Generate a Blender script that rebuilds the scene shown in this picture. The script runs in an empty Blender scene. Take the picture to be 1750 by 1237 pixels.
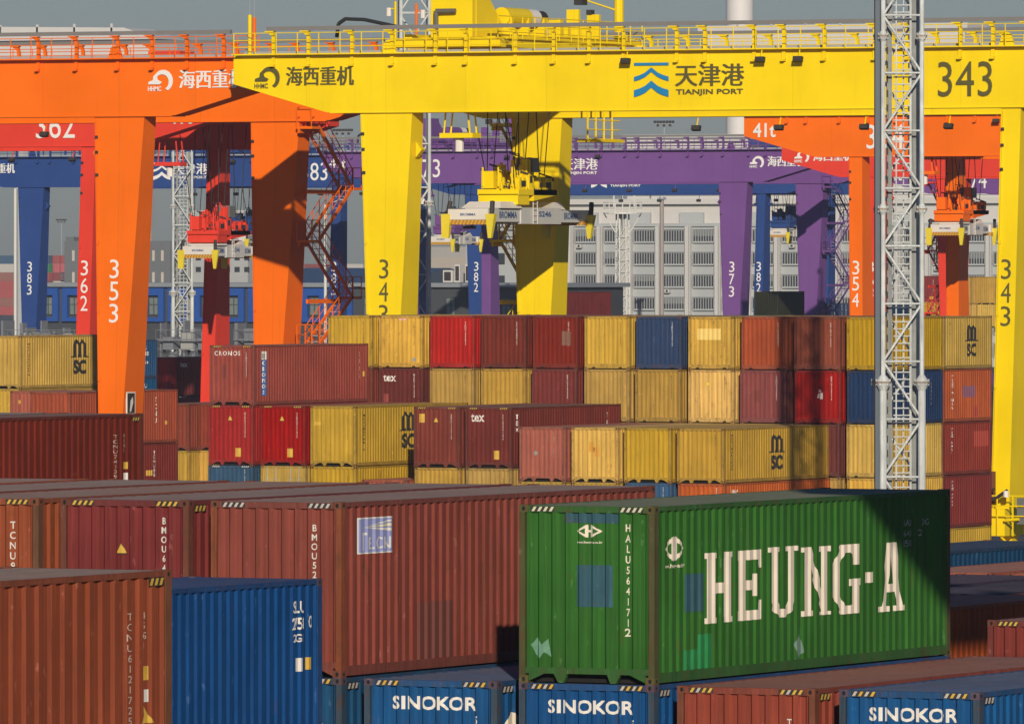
import bpy, bmesh, math, random
from mathutils import Vector
random.seed(7)
R = math.radians
scene = bpy.context.scene
C = scene.collection

# ------------------------------------------------------------------ camera
cam_data = bpy.data.cameras.new("camera")
cam = bpy.data.objects.new("camera", cam_data)
C.objects.link(cam)
cam.location = (0, 0, 15.5)
cam.rotation_euler = (R(90), 0, R(26.01))
cam_data.sensor_width = 36
cam_data.lens = 36 * 15000 / 1750
cam_data.shift_y = -166.9 / 1750
cam_data.clip_start = 1
cam_data.clip_end = 20000
scene.camera = cam

# ------------------------------------------------------------------ light
SUN_AZ, SUN_EL = R(29.3), R(18.5)
world = bpy.data.worlds.new("World")
scene.world = world
world.use_nodes = True
wn = world.node_tree.nodes
sky = wn.new('ShaderNodeTexSky')
sky.sky_type = 'NISHITA'
sky.sun_disc = False
sky.sun_elevation = SUN_EL
sky.sun_rotation = math.pi - SUN_AZ
sky.air_density = 1.2
sky.dust_density = 0.4
sky.ozone_density = 4.0
wn['Background'].inputs['Strength'].default_value = 0.05
tint = wn.new('ShaderNodeMix')
tint.data_type = 'RGBA'
tint.blend_type = 'MULTIPLY'
tint.inputs[0].default_value = 1
tint.inputs[7].default_value = (.86, .985, 1.38, 1)
world.node_tree.links.new(sky.outputs[0], tint.inputs[6])
world.node_tree.links.new(tint.outputs[2], wn['Background'].inputs[0])
sl = bpy.data.lights.new("sun", 'SUN')
sl.energy = 5.0
sl.angle = R(0.5)
sl.color = (1.0, 0.895, 0.74)
sun = bpy.data.objects.new("sun", sl)
C.objects.link(sun)
to_sun = Vector((math.sin(SUN_AZ) * math.cos(SUN_EL), -math.cos(SUN_AZ) * math.cos(SUN_EL), math.sin(SUN_EL)))
sun.rotation_euler = to_sun.to_track_quat('Z', 'Y').to_euler()
scene.view_settings.view_transform = 'Standard'
scene.view_settings.look = 'None'
scene.view_settings.exposure = -0.3
scene.view_settings.gamma = 1

# ------------------------------------------------------------------ materials
MATS = {}


def _nodes(name):
    m = bpy.data.materials.new(name)
    m.use_nodes = True
    nt = m.node_tree
    return m, nt.nodes, nt.links, nt.nodes['Principled BSDF']


def _mix(N, L, fac, a, b):
    x = N.new('ShaderNodeMix')
    x.data_type = 'RGBA'
    for sock, v in ((x.inputs[0], fac), (x.inputs[6], a), (x.inputs[7], b)):
        if hasattr(v, 'is_output'):
            L.new(v, sock)
        else:
            sock.default_value = v if not isinstance(v, tuple) else (*v, 1)
    return x.outputs[2]


def _ramp(N, L, src, a, b):
    r = N.new('ShaderNodeMapRange')
    L.new(src, r.inputs[0])
    r.inputs[1].default_value = a
    r.inputs[2].default_value = b
    return r.outputs[0]


def _range(N, L, src, a, b):
    r = N.new('ShaderNodeMapRange')
    L.new(src, r.inputs[0])
    r.inputs[3].default_value = a
    r.inputs[4].default_value = b
    return r.outputs[0]


def _range2(N, L, src, a, b, top):
    r = N.new('ShaderNodeMapRange')
    L.new(src, r.inputs[0])
    r.inputs[1].default_value = a
    r.inputs[2].default_value = b
    r.inputs[4].default_value = top
    return r.outputs[0]


def _noise(N, L, scale, vec, detail=4, rough=.6):
    n = N.new('ShaderNodeTexNoise')
    n.inputs['Scale'].default_value = scale
    n.inputs['Detail'].default_value = detail
    n.inputs['Roughness'].default_value = rough
    L.new(vec, n.inputs['Vector'])
    return n.outputs[0]


def coords(N, L, s=(1, 1, 1), rnd=True):
    tc = N.new('ShaderNodeTexCoord')
    mp = N.new('ShaderNodeMapping')
    mp.inputs['Scale'].default_value = s
    L.new(tc.outputs['Object'], mp.inputs[0])
    if rnd:
        oi = N.new('ShaderNodeObjectInfo')
        mul = N.new('ShaderNodeMath')
        mul.operation = 'MULTIPLY'
        mul.inputs[1].default_value = 57.0
        L.new(oi.outputs['Random'], mul.inputs[0])
        cb = N.new('ShaderNodeCombineXYZ')
        for k in range(3):
            L.new(mul.outputs[0], cb.inputs[k])
        L.new(cb.outputs[0], mp.inputs['Location'])
    return mp.outputs[0]


def paint(col, dirt=.35, rust=.3, dust=0.0, rough=.6, name=None, scale=1.0, spec=.16, vary=1.0, plates=0.0):
    """weathered painted steel: tone drift, vertical streaks, rust spots, optional dust"""
    key = ('paint', col, dirt, rust, dust, rough, scale, vary, plates)
    if key in MATS:
        return MATS[key]
    m, N, L, P = _nodes(name or 'painted_steel')
    v = coords(N, L)
    c = col
    big = _noise(N, L, .45 * scale, v, 3)
    fade = tuple(min(1, x * (1 + .15 * vary) + .003) for x in col)
    deep = tuple(x * (1 - .2 * vary) for x in col)
    c = _mix(N, L, _ramp(N, L, big, .35, .65), deep, fade)
    rb = _noise(N, L, 1.0, coords(N, L, (11 * scale, 11 * scale, .12)), 2, .5)
    if vary >= 1:
        c = _mix(N, L, _ramp(N, L, rb, .3, .75), c, tuple(min(1, x * .68 + .006) for x in col))
    st = _noise(N, L, 1.0, coords(N, L, (5 * scale, 5 * scale, .35 * scale)), 5, .7)
    stm = _ramp(N, L, st, .52, .78)
    mm = N.new('ShaderNodeMath')
    mm.operation = 'MULTIPLY'
    L.new(stm, mm.inputs[0])
    mm.inputs[1].default_value = dirt
    grime = tuple(x * .45 + y for x, y in zip(col, (.012, .008, .005)))
    c = _mix(N, L, mm.outputs[0], c, grime)
    if rust:
        rn = _noise(N, L, 2.6 * scale, coords(N, L, (1, 1, .45)), 8, .75)
        rm = _ramp(N, L, rn, .63 - .12 * rust, .74)
        m3 = N.new('ShaderNodeMath')
        m3.operation = 'MULTIPLY'
        L.new(rm, m3.inputs[0])
        m3.inputs[1].default_value = min(1, rust * 1.6)
        c = _mix(N, L, m3.outputs[0], c, (.11, .045, .022))
    if vary >= 1:      # scuffs and chalky scratches
        sc_ = _noise(N, L, 9.0, coords(N, L, (1, 1, .4)), 3, .6)
        c = _mix(N, L, _range2(N, L, sc_, .66, .72, .5), c, tuple(min(1, x * 1.3 + .07) for x in col))
        gr_ = _noise(N, L, 1.0, coords(N, L, (14, 14, .5)), 3, .7)
        c = _mix(N, L, _range2(N, L, gr_, .54, .72, .6), c, tuple(x * .35 + .006 for x in col))
    if dust:
        dn = _noise(N, L, 1.3, coords(N, L, (1, .35, 1)), 6, .7)
        dm = _ramp(N, L, dn, .2, .75)
        m4 = N.new('ShaderNodeMath')
        m4.operation = 'MULTIPLY_ADD'
        L.new(dm, m4.inputs[0])
        m4.inputs[1].default_value = dust * .5
        m4.inputs[2].default_value = dust * .6
        c = _mix(N, L, m4.outputs[0], c, (.30, .25, .21))
    if not plates:      # every box has faded to its own degree
        oi = N.new('ShaderNodeObjectInfo')
        hs = N.new('ShaderNodeHueSaturation')
        L.new(_range(N, L, oi.outputs['Alpha'], .84, 1.12), hs.inputs['Value'])
        wn_ = N.new('ShaderNodeMath')
        wn_.operation = 'FRACT'
        m7 = N.new('ShaderNodeMath')
        m7.operation = 'MULTIPLY'
        m7.inputs[1].default_value = 7.31
        L.new(oi.outputs['Alpha'], m7.inputs[0])
        L.new(m7.outputs[0], wn_.inputs[0])
        L.new(_range(N, L, wn_.outputs[0], .93, 1.08), hs.inputs['Saturation'])
        L.new(c, hs.inputs['Color'])
        c = hs.outputs[0]
    else:               # welded plates: faint seams and a tone of its own for each plate
        tc = N.new('ShaderNodeTexCoord')
        sp = N.new('ShaderNodeSeparateXYZ')
        L.new(tc.outputs['Object'], sp.inputs[0])
        dv = N.new('ShaderNodeMath')
        dv.operation = 'DIVIDE'
        L.new(sp.outputs[0], dv.inputs[0])
        dv.inputs[1].default_value = plates
        fr = N.new('ShaderNodeMath')
        fr.operation = 'FRACT'
        L.new(dv.outputs[0], fr.inputs[0])
        fl = N.new('ShaderNodeMath')
        fl.operation = 'FLOOR'
        L.new(dv.outputs[0], fl.inputs[0])
        w1 = N.new('ShaderNodeTexWhiteNoise')
        w1.noise_dimensions = '1D'
        L.new(fl.outputs[0], w1.inputs['W'])
        c = _mix(N, L, _range(N, L, w1.outputs[0], 0, .16), c, tuple(x * .72 for x in col))
        ls = N.new('ShaderNodeMath')
        ls.operation = 'LESS_THAN'
        L.new(fr.outputs[0], ls.inputs[0])
        ls.inputs[1].default_value = .010
        m8 = N.new('ShaderNodeMath')
        m8.operation = 'MULTIPLY'
        L.new(ls.outputs[0], m8.inputs[0])
        m8.inputs[1].default_value = .2
        c = _mix(N, L, m8.outputs[0], c, tuple(x * .45 for x in col))
        dr = _noise(N, L, 1.0, coords(N, L, (2.6, 2.6, .16)), 6, .75)
        c = _mix(N, L, _range2(N, L, dr, .58, .85, .28), c, tuple(x * .45 + .01 for x in col))
    L.new(c, P.inputs['Base Color'])
    P.inputs['Roughness'].default_value = rough
    bp = N.new('ShaderNodeBump')
    bp.inputs['Strength'].default_value = .8 if not plates else .25
    bp.inputs['Distance'].default_value = .05
    L.new(_noise(N, L, 1.1 if not plates else .6, coords(N, L), 3, .55), bp.inputs['Height'])
    L.new(bp.outputs[0], P.inputs['Normal'])
    P.inputs['Specular IOR Level'].default_value = spec
    MATS[key] = m
    return m


def plain(name, col, rough=.6, metal=0.0, vary=.12, scale=1.5):
    key = ('plain', name, col)
    if key in MATS:
        return MATS[key]
    m, N, L, P = _nodes(name)
    v = coords(N, L)
    n = _noise(N, L, scale, v, 5)
    c = _mix(N, L, n, tuple(x * (1 - vary) for x in col), tuple(min(1, x * (1 + vary)) for x in col))
    L.new(c, P.inputs['Base Color'])
    P.inputs['Roughness'].default_value = rough
    P.inputs['Metallic'].default_value = metal
    MATS[key] = m
    return m


DARK = plain('dark_hole', (.008, .007, .006), .9)
STEEL = plain('galvanised_steel', (.33, .34, .34), .5)
WHITE = plain('white_lettering', (.72, .68, .62), .6)
CREAM = plain('cream_lettering', (.70, .62, .50), .6, vary=.2)
BLACK = plain('black_lettering', (.02, .018, .015), .6)
YEL = plain('hazard_yellow', (.60, .37, .05), .6, vary=.3, scale=6)
BLK = plain('hazard_black', (.03, .026, .022), .7, vary=.4)
RUBBER = plain('black_rubber', (.015, .015, .016), .7)


# ------------------------------------------------------------------ mesh helper
class MB:
    def __init__(s):
        s.v, s.f, s.mi, s.m = [], [], [], []

    def _m(s, mat):
        if mat not in s.m:
            s.m.append(mat)
        return s.m.index(mat)

    def face(s, pts, mat):
        b = len(s.v)
        s.v += [tuple(p) for p in pts]
        s.f.append(tuple(range(b, b + len(pts))))
        s.mi.append(s._m(mat))

    def box(s, a, b, mat, skip=()):
        x0, y0, z0 = a
        x1, y1, z1 = b
        p = [(x0, y0, z0), (x1, y0, z0), (x1, y1, z0), (x0, y1, z0), (x0, y0, z1), (x1, y0, z1), (x1, y1, z1), (x0, y1, z1)]
        s.hexa(p, mat)

    def hexa(s, p, mat):
        b = len(s.v)
        s.v += [tuple(q) for q in p]
        i = s._m(mat)
        for f in ((3, 2, 1, 0), (4, 5, 6, 7), (0, 1, 5, 4), (1, 2, 6, 5), (2, 3, 7, 6), (3, 0, 4, 7)):
            s.f.append(tuple(b + k for k in f))
            s.mi.append(i)

    def prism(s, poly, y0, y1, mat):
        """poly in xz (counter clockwise seen from -y), extruded along y"""
        n = len(poly)
        b = len(s.v)
        s.v += [(x, y0, z) for x, z in poly] + [(x, y1, z) for x, z in poly]
        i = s._m(mat)
        s.f.append(tuple(b + k for k in range(n)))
        s.f.append(tuple(b + n + k for k in reversed(range(n))))
        s.mi += [i, i]
        for k in range(n):
            k2 = (k + 1) % n
            s.f.append((b + k2, b + k, b + n + k, b + n + k2))
            s.mi.append(i)

    def tube(s, a, b, r, mat, n=6, r2=None):
        a, b = Vector(a), Vector(b)
        d = b - a
        if d.length < 1e-6:
            return
        q = d.to_track_quat('Z', 'Y')
        r2 = r if r2 is None else r2
        base = len(s.v)
        for p, rr in ((a, r), (b, r2)):
            for k in range(n):
                t = 2 * math.pi * (k + .5) / n
                s.v.append(tuple(p + q @ Vector((rr * math.cos(t), rr * math.sin(t), 0))))
        i = s._m(mat)
        for k in range(n):
            k2 = (k + 1) % n
            s.f.append((base + k, base + k2, base + n + k2, base + n + k))
            s.mi.append(i)
        s.f.append(tuple(base + k for k in reversed(range(n))))
        s.f.append(tuple(base + n + k for k in range(n)))
        s.mi += [i, i]

    def mesh(s, name):
        me = bpy.data.meshes.new(name)
        me.from_pydata(s.v, [], s.f)
        for m in s.m:
            me.materials.append(m)
        me.polygons.foreach_set('material_index', s.mi)
        me.update()
        return me

    def build(s, name, parent=None, loc=None):
        return link(name, s.mesh(name), parent, loc)


def link(name, me, parent=None, loc=None):
    o = bpy.data.objects.new(name, me)
    C.objects.link(o)
    if parent:
        o.parent = parent
    if loc:
        o.location = loc
    return o


def thing(name, label, cat, loc=(0, 0, 0), rotz=0, group=None):
    o = bpy.data.objects.new(name, None)
    o.empty_display_size = .2
    C.objects.link(o)
    o.location = loc
    o.rotation_euler = (0, 0, rotz)
    o['label'] = label
    o['category'] = cat
    if group:
        o['group'] = group
    return o


def tag(o, label=None, cat=None, group=None, kind=None):
    for k, v in (('label', label), ('category', cat), ('group', group), ('kind', kind)):
        if v:
            o[k] = v
    return o


# ------------------------------------------------------------------ lettering
TXT = {}


def glyphs(body, bold=0.0, line=1.0, align='LEFT', space=1.0):
    """list of 2-D polygons [(x,y)...] of the text, normalised to a 1 x 1 box, plus aspect"""
    key = (body, bold, line, align, space)
    if key in TXT:
        return TXT[key]
    cu = bpy.data.curves.new('text', 'FONT')
    cu.body = body
    cu.size = 1
    cu.resolution_u = 3
    cu.offset = bold
    cu.space_line = line
    cu.space_character = space
    cu.align_x = align
    ob = bpy.data.objects.new('text', cu)
    C.objects.link(ob)
    dg = bpy.context.evaluated_depsgraph_get()
    me = bpy.data.meshes.new_from_object(ob.evaluated_get(dg))
    vs = [(v.co.x, v.co.y) for v in me.vertices]
    fs = [tuple(p.vertices) for p in me.polygons]
    bpy.data.objects.remove(ob)
    bpy.data.curves.remove(cu)
    bpy.data.meshes.remove(me)
    if not vs:
        vs, fs = [(0, 0), (1, 0), (1, 1)], [(0, 1, 2)]
    x0, x1 = min(v[0] for v in vs), max(v[0] for v in vs)
    y0, y1 = min(v[1] for v in vs), max(v[1] for v in vs)
    w, h = max(x1 - x0, 1e-4), max(y1 - y0, 1e-4)
    polys = [[((vs[i][0] - x0) / w, (vs[i][1] - y0) / h) for i in f] for f in fs]
    TXT[key] = (polys, w / h)
    return TXT[key]


def vcode(t):
    return "\n".join(t)


def place_polys(polys, w, h, ox, oy):
    return [[(ox + x * w, oy + y * h) for x, y in p] for p in polys]


def drape(items, cuts, depth_fn, to3d, name, parent):
    """items: [(polys, material)]; slices them at the ribs and lays them on the corrugated panel"""
    bm = bmesh.new()
    mats = []
    lift = []
    for polys, mat, *stack in items:
        if mat not in mats:
            mats.append(mat)
        mi = mats.index(mat)
        vc = {}
        for pi, p in enumerate(polys):
            if stack:
                vc = {}
            vs = []
            for q in p:
                k = (round(q[0], 5), round(q[1], 5), mi)
                if k not in vc:
                    vc[k] = bm.verts.new((q[0], q[1], .0004 * (pi + 1) if stack else 0))
                if vc[k] not in vs:
                    vs.append(vc[k])
            if len(vs) > 2:
                try:
                    f = bm.faces.new(vs)
                    f.material_index = mi
                except ValueError:
                    pass
    xs = [v.co.x for v in bm.verts]
    lo, hi = min(xs), max(xs)
    for c in cuts:
        if lo < c < hi:
            bmesh.ops.bisect_plane(bm, geom=bm.verts[:] + bm.edges[:] + bm.faces[:], dist=1e-5, plane_co=(c, 0, 0), plane_no=(1, 0, 0))
    for v in bm.verts:
        v.co = to3d(v.co.x, v.co.y, depth_fn(v.co.x) - v.co.z)
    me = bpy.data.meshes.new(name)
    bm.to_mesh(me)
    bm.free()
    for m in mats:
        me.materials.append(m)
    return link(name, me, parent)


# ------------------------------------------------------------------ containers
W = 2.438
HC, ST = 2.896, 2.591


def ribs(a, b, pitch):
    """break points (t, inner?) of a trapezoidal profile between a and b"""
    n = max(2, round((b - a) / pitch))
    p = (b - a) / n
    pts = [(a, 0)]
    for k in range(n):
        s = a + k * p
        pts += [(s + .25 * p, 0), (s + .42 * p, 1), (s + .75 * p, 1), (s + .92 * p, 0)]
    pts.append((b, 0))
    return pts


def prof(pts, depth):
    def f(t):
        for (a, da), (b, db) in zip(pts, pts[1:]):
            if a <= t <= b:
                k = 0 if b == a else (t - a) / (b - a)
                return (da + (db - da) * k) * depth
        return 0
    return f


SIDE_D, END_D = .036, .045
CACHE = {}


def side_pts(L, pitch):
    return ribs(.17, L - .17, pitch)


def end_pts():
    return ribs(-W / 2 + .13, W / 2 - .13, .242)


def container_meshes(L, H, col, pitch, roofdust, rust, door, low=False, fcol=None):
    key = (L, H, col, pitch, roofdust, rust, door, low, fcol)
    if key in CACHE:
        return CACHE[key]
    pm = paint(col, .35, rust)
    fm = paint(tuple(c * .80 + .015 for c in col), .7, min(1, rust + .6), name='frame_steel', scale=2.0)
    pom = paint(fcol, .7, min(1, rust + .6), name='post_steel', scale=2.0) if fcol else fm
    rm = paint(tuple(c * .8 + .01 for c in col), .2, .7, dust=roofdust, rough=.7, name='dusty_roof')
    cm = paint(tuple(c * .35 + d for c, d in zip(col, (.10, .045, .025))), .5, .6, name='rusty_casting')
    h = W / 2
    out = {}
    # frame
    f = MB()
    for y in (0, L):
        s = 1 if y == 0 else -1
        for x in (-1, 1):
            f.box((min(x * h, x * (h - .11)), min(y, y + s * .16), .118), (max(x * h, x * (h - .11)), max(y, y + s * .16), H - .118), pom)
        yy = (min(y + s * .012, y + s * .10), max(y + s * .012, y + s * .10))
        f.box((-h + .11, yy[0], H - .115), (h - .11, yy[1], H - .012), fm)
        f.box((-h + .11, yy[0], .045 if low else .155), (h - .11, yy[1], .255), fm)
        if low:
            for x in (-.72, .72):
                f.prism([(x - .1, .05), (x + .1, .05), (x + .06, .11), (x - .06, .11)], yy[0] - .003, yy[0] + .01, DARK)
        for x in () if low else (-1, 1):     # gussets and tunnel feet under the end sill
            f.prism([(x * (h - .17), .03), (x * (h - .45), .155), (x * (h - .17), .155)][::-x], yy[0] + .002, yy[1] - .002, fm)
            f.prism([(x * .52, .01), (x * .42, .01), (x * .36, .155), (x * .60, .155)][::x], yy[0] + .002, yy[1] - .002, fm)
    for x in (-1, 1):
        xx = sorted((x * (h - .003), x * (h - .06)))
        f.box((xx[0], .16, H - .085), (xx[1], L - .16, H - .008), fm)
        xx = sorted((x * (h - .003), x * (h - .05)))
        f.box((xx[0], .16, .03), (xx[1], L - .16, .19), fm)
    out['frame'] = f.mesh('frame')
    # floor underside, plus an added dark plate for shade in the end gap
    u = MB()
    u.box((-h + .06, .14, .16), (h - .06, L - .14, .2), DARK)
    u.box((-h + .13, .22, .012), (h - .13, .3, .16), DARK)
    out['floor_pan_shade_plate'] = u.mesh('floor_pan_shade_plate')
    # sides
    pts = side_pts(L, pitch)
    for nm, x in (('side_panel', 1), ('side_panel_', -1)):
        s = MB()
        z0, z1 = .19, H - .085
        i = s._m(pm)
        for (a, d) in pts:
            xx = x * (h - .008 - d * SIDE_D)
            s.v += [(xx, a, z0), (xx, a, z1)]
        for k in range(len(pts) - 1):
            q = (2 * k, 2 * k + 2, 2 * k + 3, 2 * k + 1)
            s.f.append(q if x > 0 else q[::-1])
            s.mi.append(i)
        out[nm] = s.mesh('side_panel')
    # front wall
    s = MB()
    i = s._m(pm)
    ep = end_pts()
    for a, d in ep:
        yy = .02 + d * END_D
        s.v += [(a, yy, .255), (a, yy, H - .115)]
    for k in range(len(ep) - 1):
        s.f.append((2 * k, 2 * k + 2, 2 * k + 3, 2 * k + 1))
        s.mi.append(i)
    front = s.mesh('end_panel')
    # doors
    d = MB()
    for x in (-1, 1):
        a, b = sorted((x * .01, x * (h - .115)))
        d.box((a, .03, .26), (b, .07, H - .12), pm)
        for z in (.75, 1.3, 1.85, 2.3):
            d.box((a + .04, .022, z), (b - .04, .031, z + .05), pm)
    door_me = d.mesh('door')
    rods = MB()
    for x in (-.85, -.4, .4, .85):
        rods.tube((x, 0.0, .2), (x, 0.0, H - .08), .02, STEEL, 6)
        for z in (.35, 1.2, 2.2):
            rods.box((x - .06, .004, z), (x + .06, .028, z + .06), STEEL)
        rods.box((x - .02, -.03, 1.05), (x + .3, -.012, 1.09), STEEL)
    out['rods'] = rods.mesh('locking_bar')
    out['front'] = door_me if door else front
    out['door'] = door_me
    # roof
    s = MB()
    i = s._m(rm)
    rp = ribs(.1, L - .1, .42)
    for a, dd in rp:
        z = H - .012 - dd * .018
        s.v += [(-h + .055, a, z), (h - .055, a, z)]
    for k in range(len(rp) - 1):
        s.f.append((2 * k, 2 * k + 1, 2 * k + 3, 2 * k + 2))
        s.mi.append(i)
    out['roof'] = s.mesh('roof')
    # casting: solid block with dark oval holes, origin at its centre
    s = MB()
    s.box((-.082, -.09, -.06), (.082, .09, .06), cm)
    for sx in (-1, 1):
        s.face([(sx * .0835, .035 * math.cos(t), .03 * math.sin(t)) for t in [k * math.pi / 4 * sx for k in range(8)]], DARK)
    for sy in (-1, 1):
        s.face([(.03 * math.cos(t), sy * .0915, .038 * math.sin(t)) for t in [-k * math.pi / 4 * sy for k in range(8)]], DARK)
    s.face([(.03 * math.cos(t), .05 * math.sin(t), .0615) for t in [k * math.pi / 4 for k in range(8)]], DARK)
    out['casting'] = s.mesh('corner_casting')
    CACHE[key] = out
    return out


def stripes(parent, H, mats, both=True):
    """slanted warning stripes at both ends of the top end rail and of the side rail"""
    m = MB()
    for c in (-1, 1):
        x0 = c * .80 - .2
        m.face([(x0 - .02, .0095, H - .105), (x0 + .42, .0095, H - .105), (x0 + .42, .0095, H - .022), (x0 - .02, .0095, H - .022)], BLK)
        for k in range(4):
            a = x0 + k * .105
            m.face([(a, .0075, H - .1), (a + .05, .0075, H - .1), (a + .095, .0075, H - .027), (a + .045, .0075, H - .027)], mats[k % len(mats)])
    return m.build('warning_stripe', parent)


def side_stripes(parent, L, H, mat, far=True):
    m = MB()
    for y0 in ((.2,) + ((L - .62,) if far else ())):
        m.face([(W / 2 - .0005, y0, H - .2), (W / 2 - .0005, y0 + .42, H - .2), (W / 2 - .0005, y0 + .42, H - .09), (W / 2 - .0005, y0, H - .09)], BLK)
        for k in range(3):
            a = y0 + .02 + k * .13
            m.face([(W / 2 + .002, a, H - .19), (W / 2 + .002, a + .07, H - .19), (W / 2 + .002, a + .12, H - .1), (W / 2 + .002, a + .05, H - .1)], mat)
    return m.build('warning_stripe', parent)


def on_side(parent, L, pitch, items, name='lettering'):
    """items [(polys (y,z) , mat)] laid on the +X side"""
    pts = side_pts(L, pitch)
    f = prof(pts, SIDE_D)
    return drape(items, [p[0] for p in pts], f, lambda y, z, d: (W / 2 - .008 - d + .004, y, z), name, parent)


def on_end(parent, items, name='lettering'):
    pts = end_pts()
    f = prof(pts, END_D)
    return drape(items, [p[0] for p in pts], f, lambda x, z, d: (x, .02 + d - .004, z), name, parent)


def rect(x0, z0, x1, z1):
    return [[(x0, z0), (x1, z0), (x1, z1), (x0, z1)]]


def T(body, x, z, w=None, h=None, bold=0.0, line=1.0, align='LEFT', space=1.0):
    polys, asp = glyphs(body, bold, line, align, space)
    if w is None:
        w = h * asp
    if h is None:
        h = w / asp
    return place_polys(polys, w, h, x, z)


def end_code(parent, code, H, mat, x=.72, length=1.75, top=.32, w=.075):
    on_end(parent, [(T(vcode(code), x, H - top - length, w=w, h=length, bold=.012, align='CENTER'), mat)], 'serial_number')


def side_code(parent, code, L, H, pitch, mat, y=.55, length=1.75, top=.4, w=.11):
    on_side(parent, L, pitch, [(T(vcode(code), y, H - top - length, w=w, h=length, bold=.012, align='CENTER'), mat)], 'serial_number')


GROUPS = {}


def container(x, y, ztop, H, col, label, L=12.192, pitch=.278, roofdust=.5, rust=.3, door=False, group='shipping containers', cat='container', low=False, fcol=None):
    """x = right edge, y = front, ztop = top"""
    M = container_meshes(L, H, col, pitch, roofdust, rust, door, low, fcol)
    j = min(1, y / 400)
    t = thing('shipping_container', label, cat, (x - W / 2 + random.uniform(-.03, .03) * j, y + random.uniform(-.07, .07) * j, ztop - H), R(random.uniform(-.12, .12)), group)
    link('frame', M['frame'], t)
    link('floor_pan_shade_plate', M['floor_pan_shade_plate'], t)
    link('side_panel', M['side_panel'], t)
    link('side_panel', M['side_panel_'], t)
    if door:
        dd = link('door', M['front'], t)
        link('locking_bar', M['rods'], dd)
        e = link('end_panel', M['door'], t)
        e.location = (0, L - .0, 0)
        e.scale = (1, -1, 1)
    else:
        link('end_panel', M['front'], t)
        dd = link('door', M['door'], t)
        dd.location = (0, L, 0)
        dd.rotation_euler = (0, 0, math.pi)
        link('locking_bar', M['rods'], dd)
    link('roof', M['roof'], t)
    for sx in (-1, 1):
        for sy in (0, 1):
            for sz in (0, 1):
                link('corner_casting', M['casting'], t, (sx * (W / 2 - .081), .089 if sy == 0 else L - .089, .059 if sz == 0 else H - .059))
    k = random.random() if y > 250 else .47
    for ch in t.children:
        ch.color = (1, 1, 1, k)
    return t

# ------------------------------------------------------------------ ground
g = MB()
ASPH = plain('asphalt', (.06, .06, .058), .85, scale=.3)
g.face([(-6000, -300, 0), (3000, -300, 0), (3000, 9000, 0), (-6000, 9000, 0)], ASPH)
tag(g.build('ground'), kind='structure')

# colours of the boxes (linear albedo)
YEL_C = (.56, .35, .045)
YEL_D = (.50, .30, .05)
YEL_L = (.70, .43, .095)
RUST = (.25, .048, .028)
RUST2 = (.20, .038, .02)
MAROON = (.17, .033, .026)
MAROON2 = (.19, .037, .024)
RED = (.38, .022, .019)
CRIM = (.50, .04, .05)
ORNG = (.40, .085, .028)
ORNG2 = (.50, .115, .03)
PINK = (.46, .11, .055)
GREEN = (.029, .138, .016)
SBLUE = (.004, .085, .25)
SBLUE2 = (.002, .075, .24)
NAVY = (.018, .045, .12)
MBLUE = (.03, .11, .27)

code_n = [0]
LET = ['TGHU', 'TEMU', 'MEDU', 'TCNU', 'BMOU', 'FCIU', 'TRHU', 'CAIU', 'DRYU', 'GESU']


def auto_code():
    code_n[0] += 1
    return LET[code_n[0] % len(LET)] + ''.join(random.choice('0123456789') for _ in range(7))


def warn_label(parent, x, z, w=.3, h=.42, side=False, L=12.192, pitch=.278):
    it = [(rect(x - w / 2, z - h / 2, x + w / 2, z + h / 2), YEL)]
    bar = [(rect(x - w * .3, z - h * .05, x + w * .3, z + h * .2), plain('label_orange', (.7, .25, .02), .6))]
    if side:
        on_side(parent, L, pitch, it, 'warning_label')
    else:
        on_end(parent, it, 'warning_label')


def tri_label(parent, x, z, s=.36, side=False, L=12.192, pitch=.278):
    it = [([[(x - s / 2, z), (x + s / 2, z), (x, z + s * .95)]], BLACK)]
    k = .86
    it2 = [([[(x - s / 2 * k, z + .02), (x + s / 2 * k, z + .02), (x, z + s * .9)]], YEL)]
    for i, q in enumerate((it, it2)):
        if side:
            o = on_side(parent, L, pitch, q, 'warning_triangle')
            o.location.x = .002 * i
        else:
            o = on_end(parent, q, 'warning_triangle')
            o.location.y = -.002 * i


def msc(parent, y, z, s, L, pitch, mat=BLACK):
    """two-line logo: pointed double-arch m over the letters sc, s = width"""
    def arch(x0, x1, xm, zt, zp, t):
        return [[(x0, z), (x0 + t, z), (x0 + t, zt), (x0, zt)], [(x1 - t, z), (x1, z), (x1, zt), (x1 - t, zt)],
                [(x0, zt), (x0 + t, zt - .02), (xm, zp - .14 * s), (xm, zp)], [(xm, zp), (xm, zp - .14 * s), (x1 - t, zt - .02), (x1, zt)]]
    zt, zp = z + s * .46, z + s * .68
    t = .225 * s
    polys = arch(y, y + .6 * s, y + .22 * s, zt, zp, t) + arch(y + .4 * s, y + s, y + .66 * s, zt, zp - .03 * s, t)
    polys += [[(y - .18 * s, z), (y + .28 * s, z), (y + .28 * s, z + .09 * s), (y - .18 * s, z + .03 * s)],
              [(y + .74 * s, z), (y + 1.18 * s, z), (y + 1.18 * s, z + .03 * s), (y + .74 * s, z + .09 * s)],
              [(y + .34 * s, z), (y + .66 * s, z), (y + .66 * s, z + .09 * s), (y + .34 * s, z + .09 * s)]]
    on_side(parent, L, pitch, [(polys, mat, 1), (T('SC', y, z - .60 * s, w=s, h=.52 * s, bold=.055), mat)], 'logo')


# ---------------------------------------------------------------- near stacks
NP = 2.85


def nx(k):
    return -60.27 - NP * k


Y1 = 128.8

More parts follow.
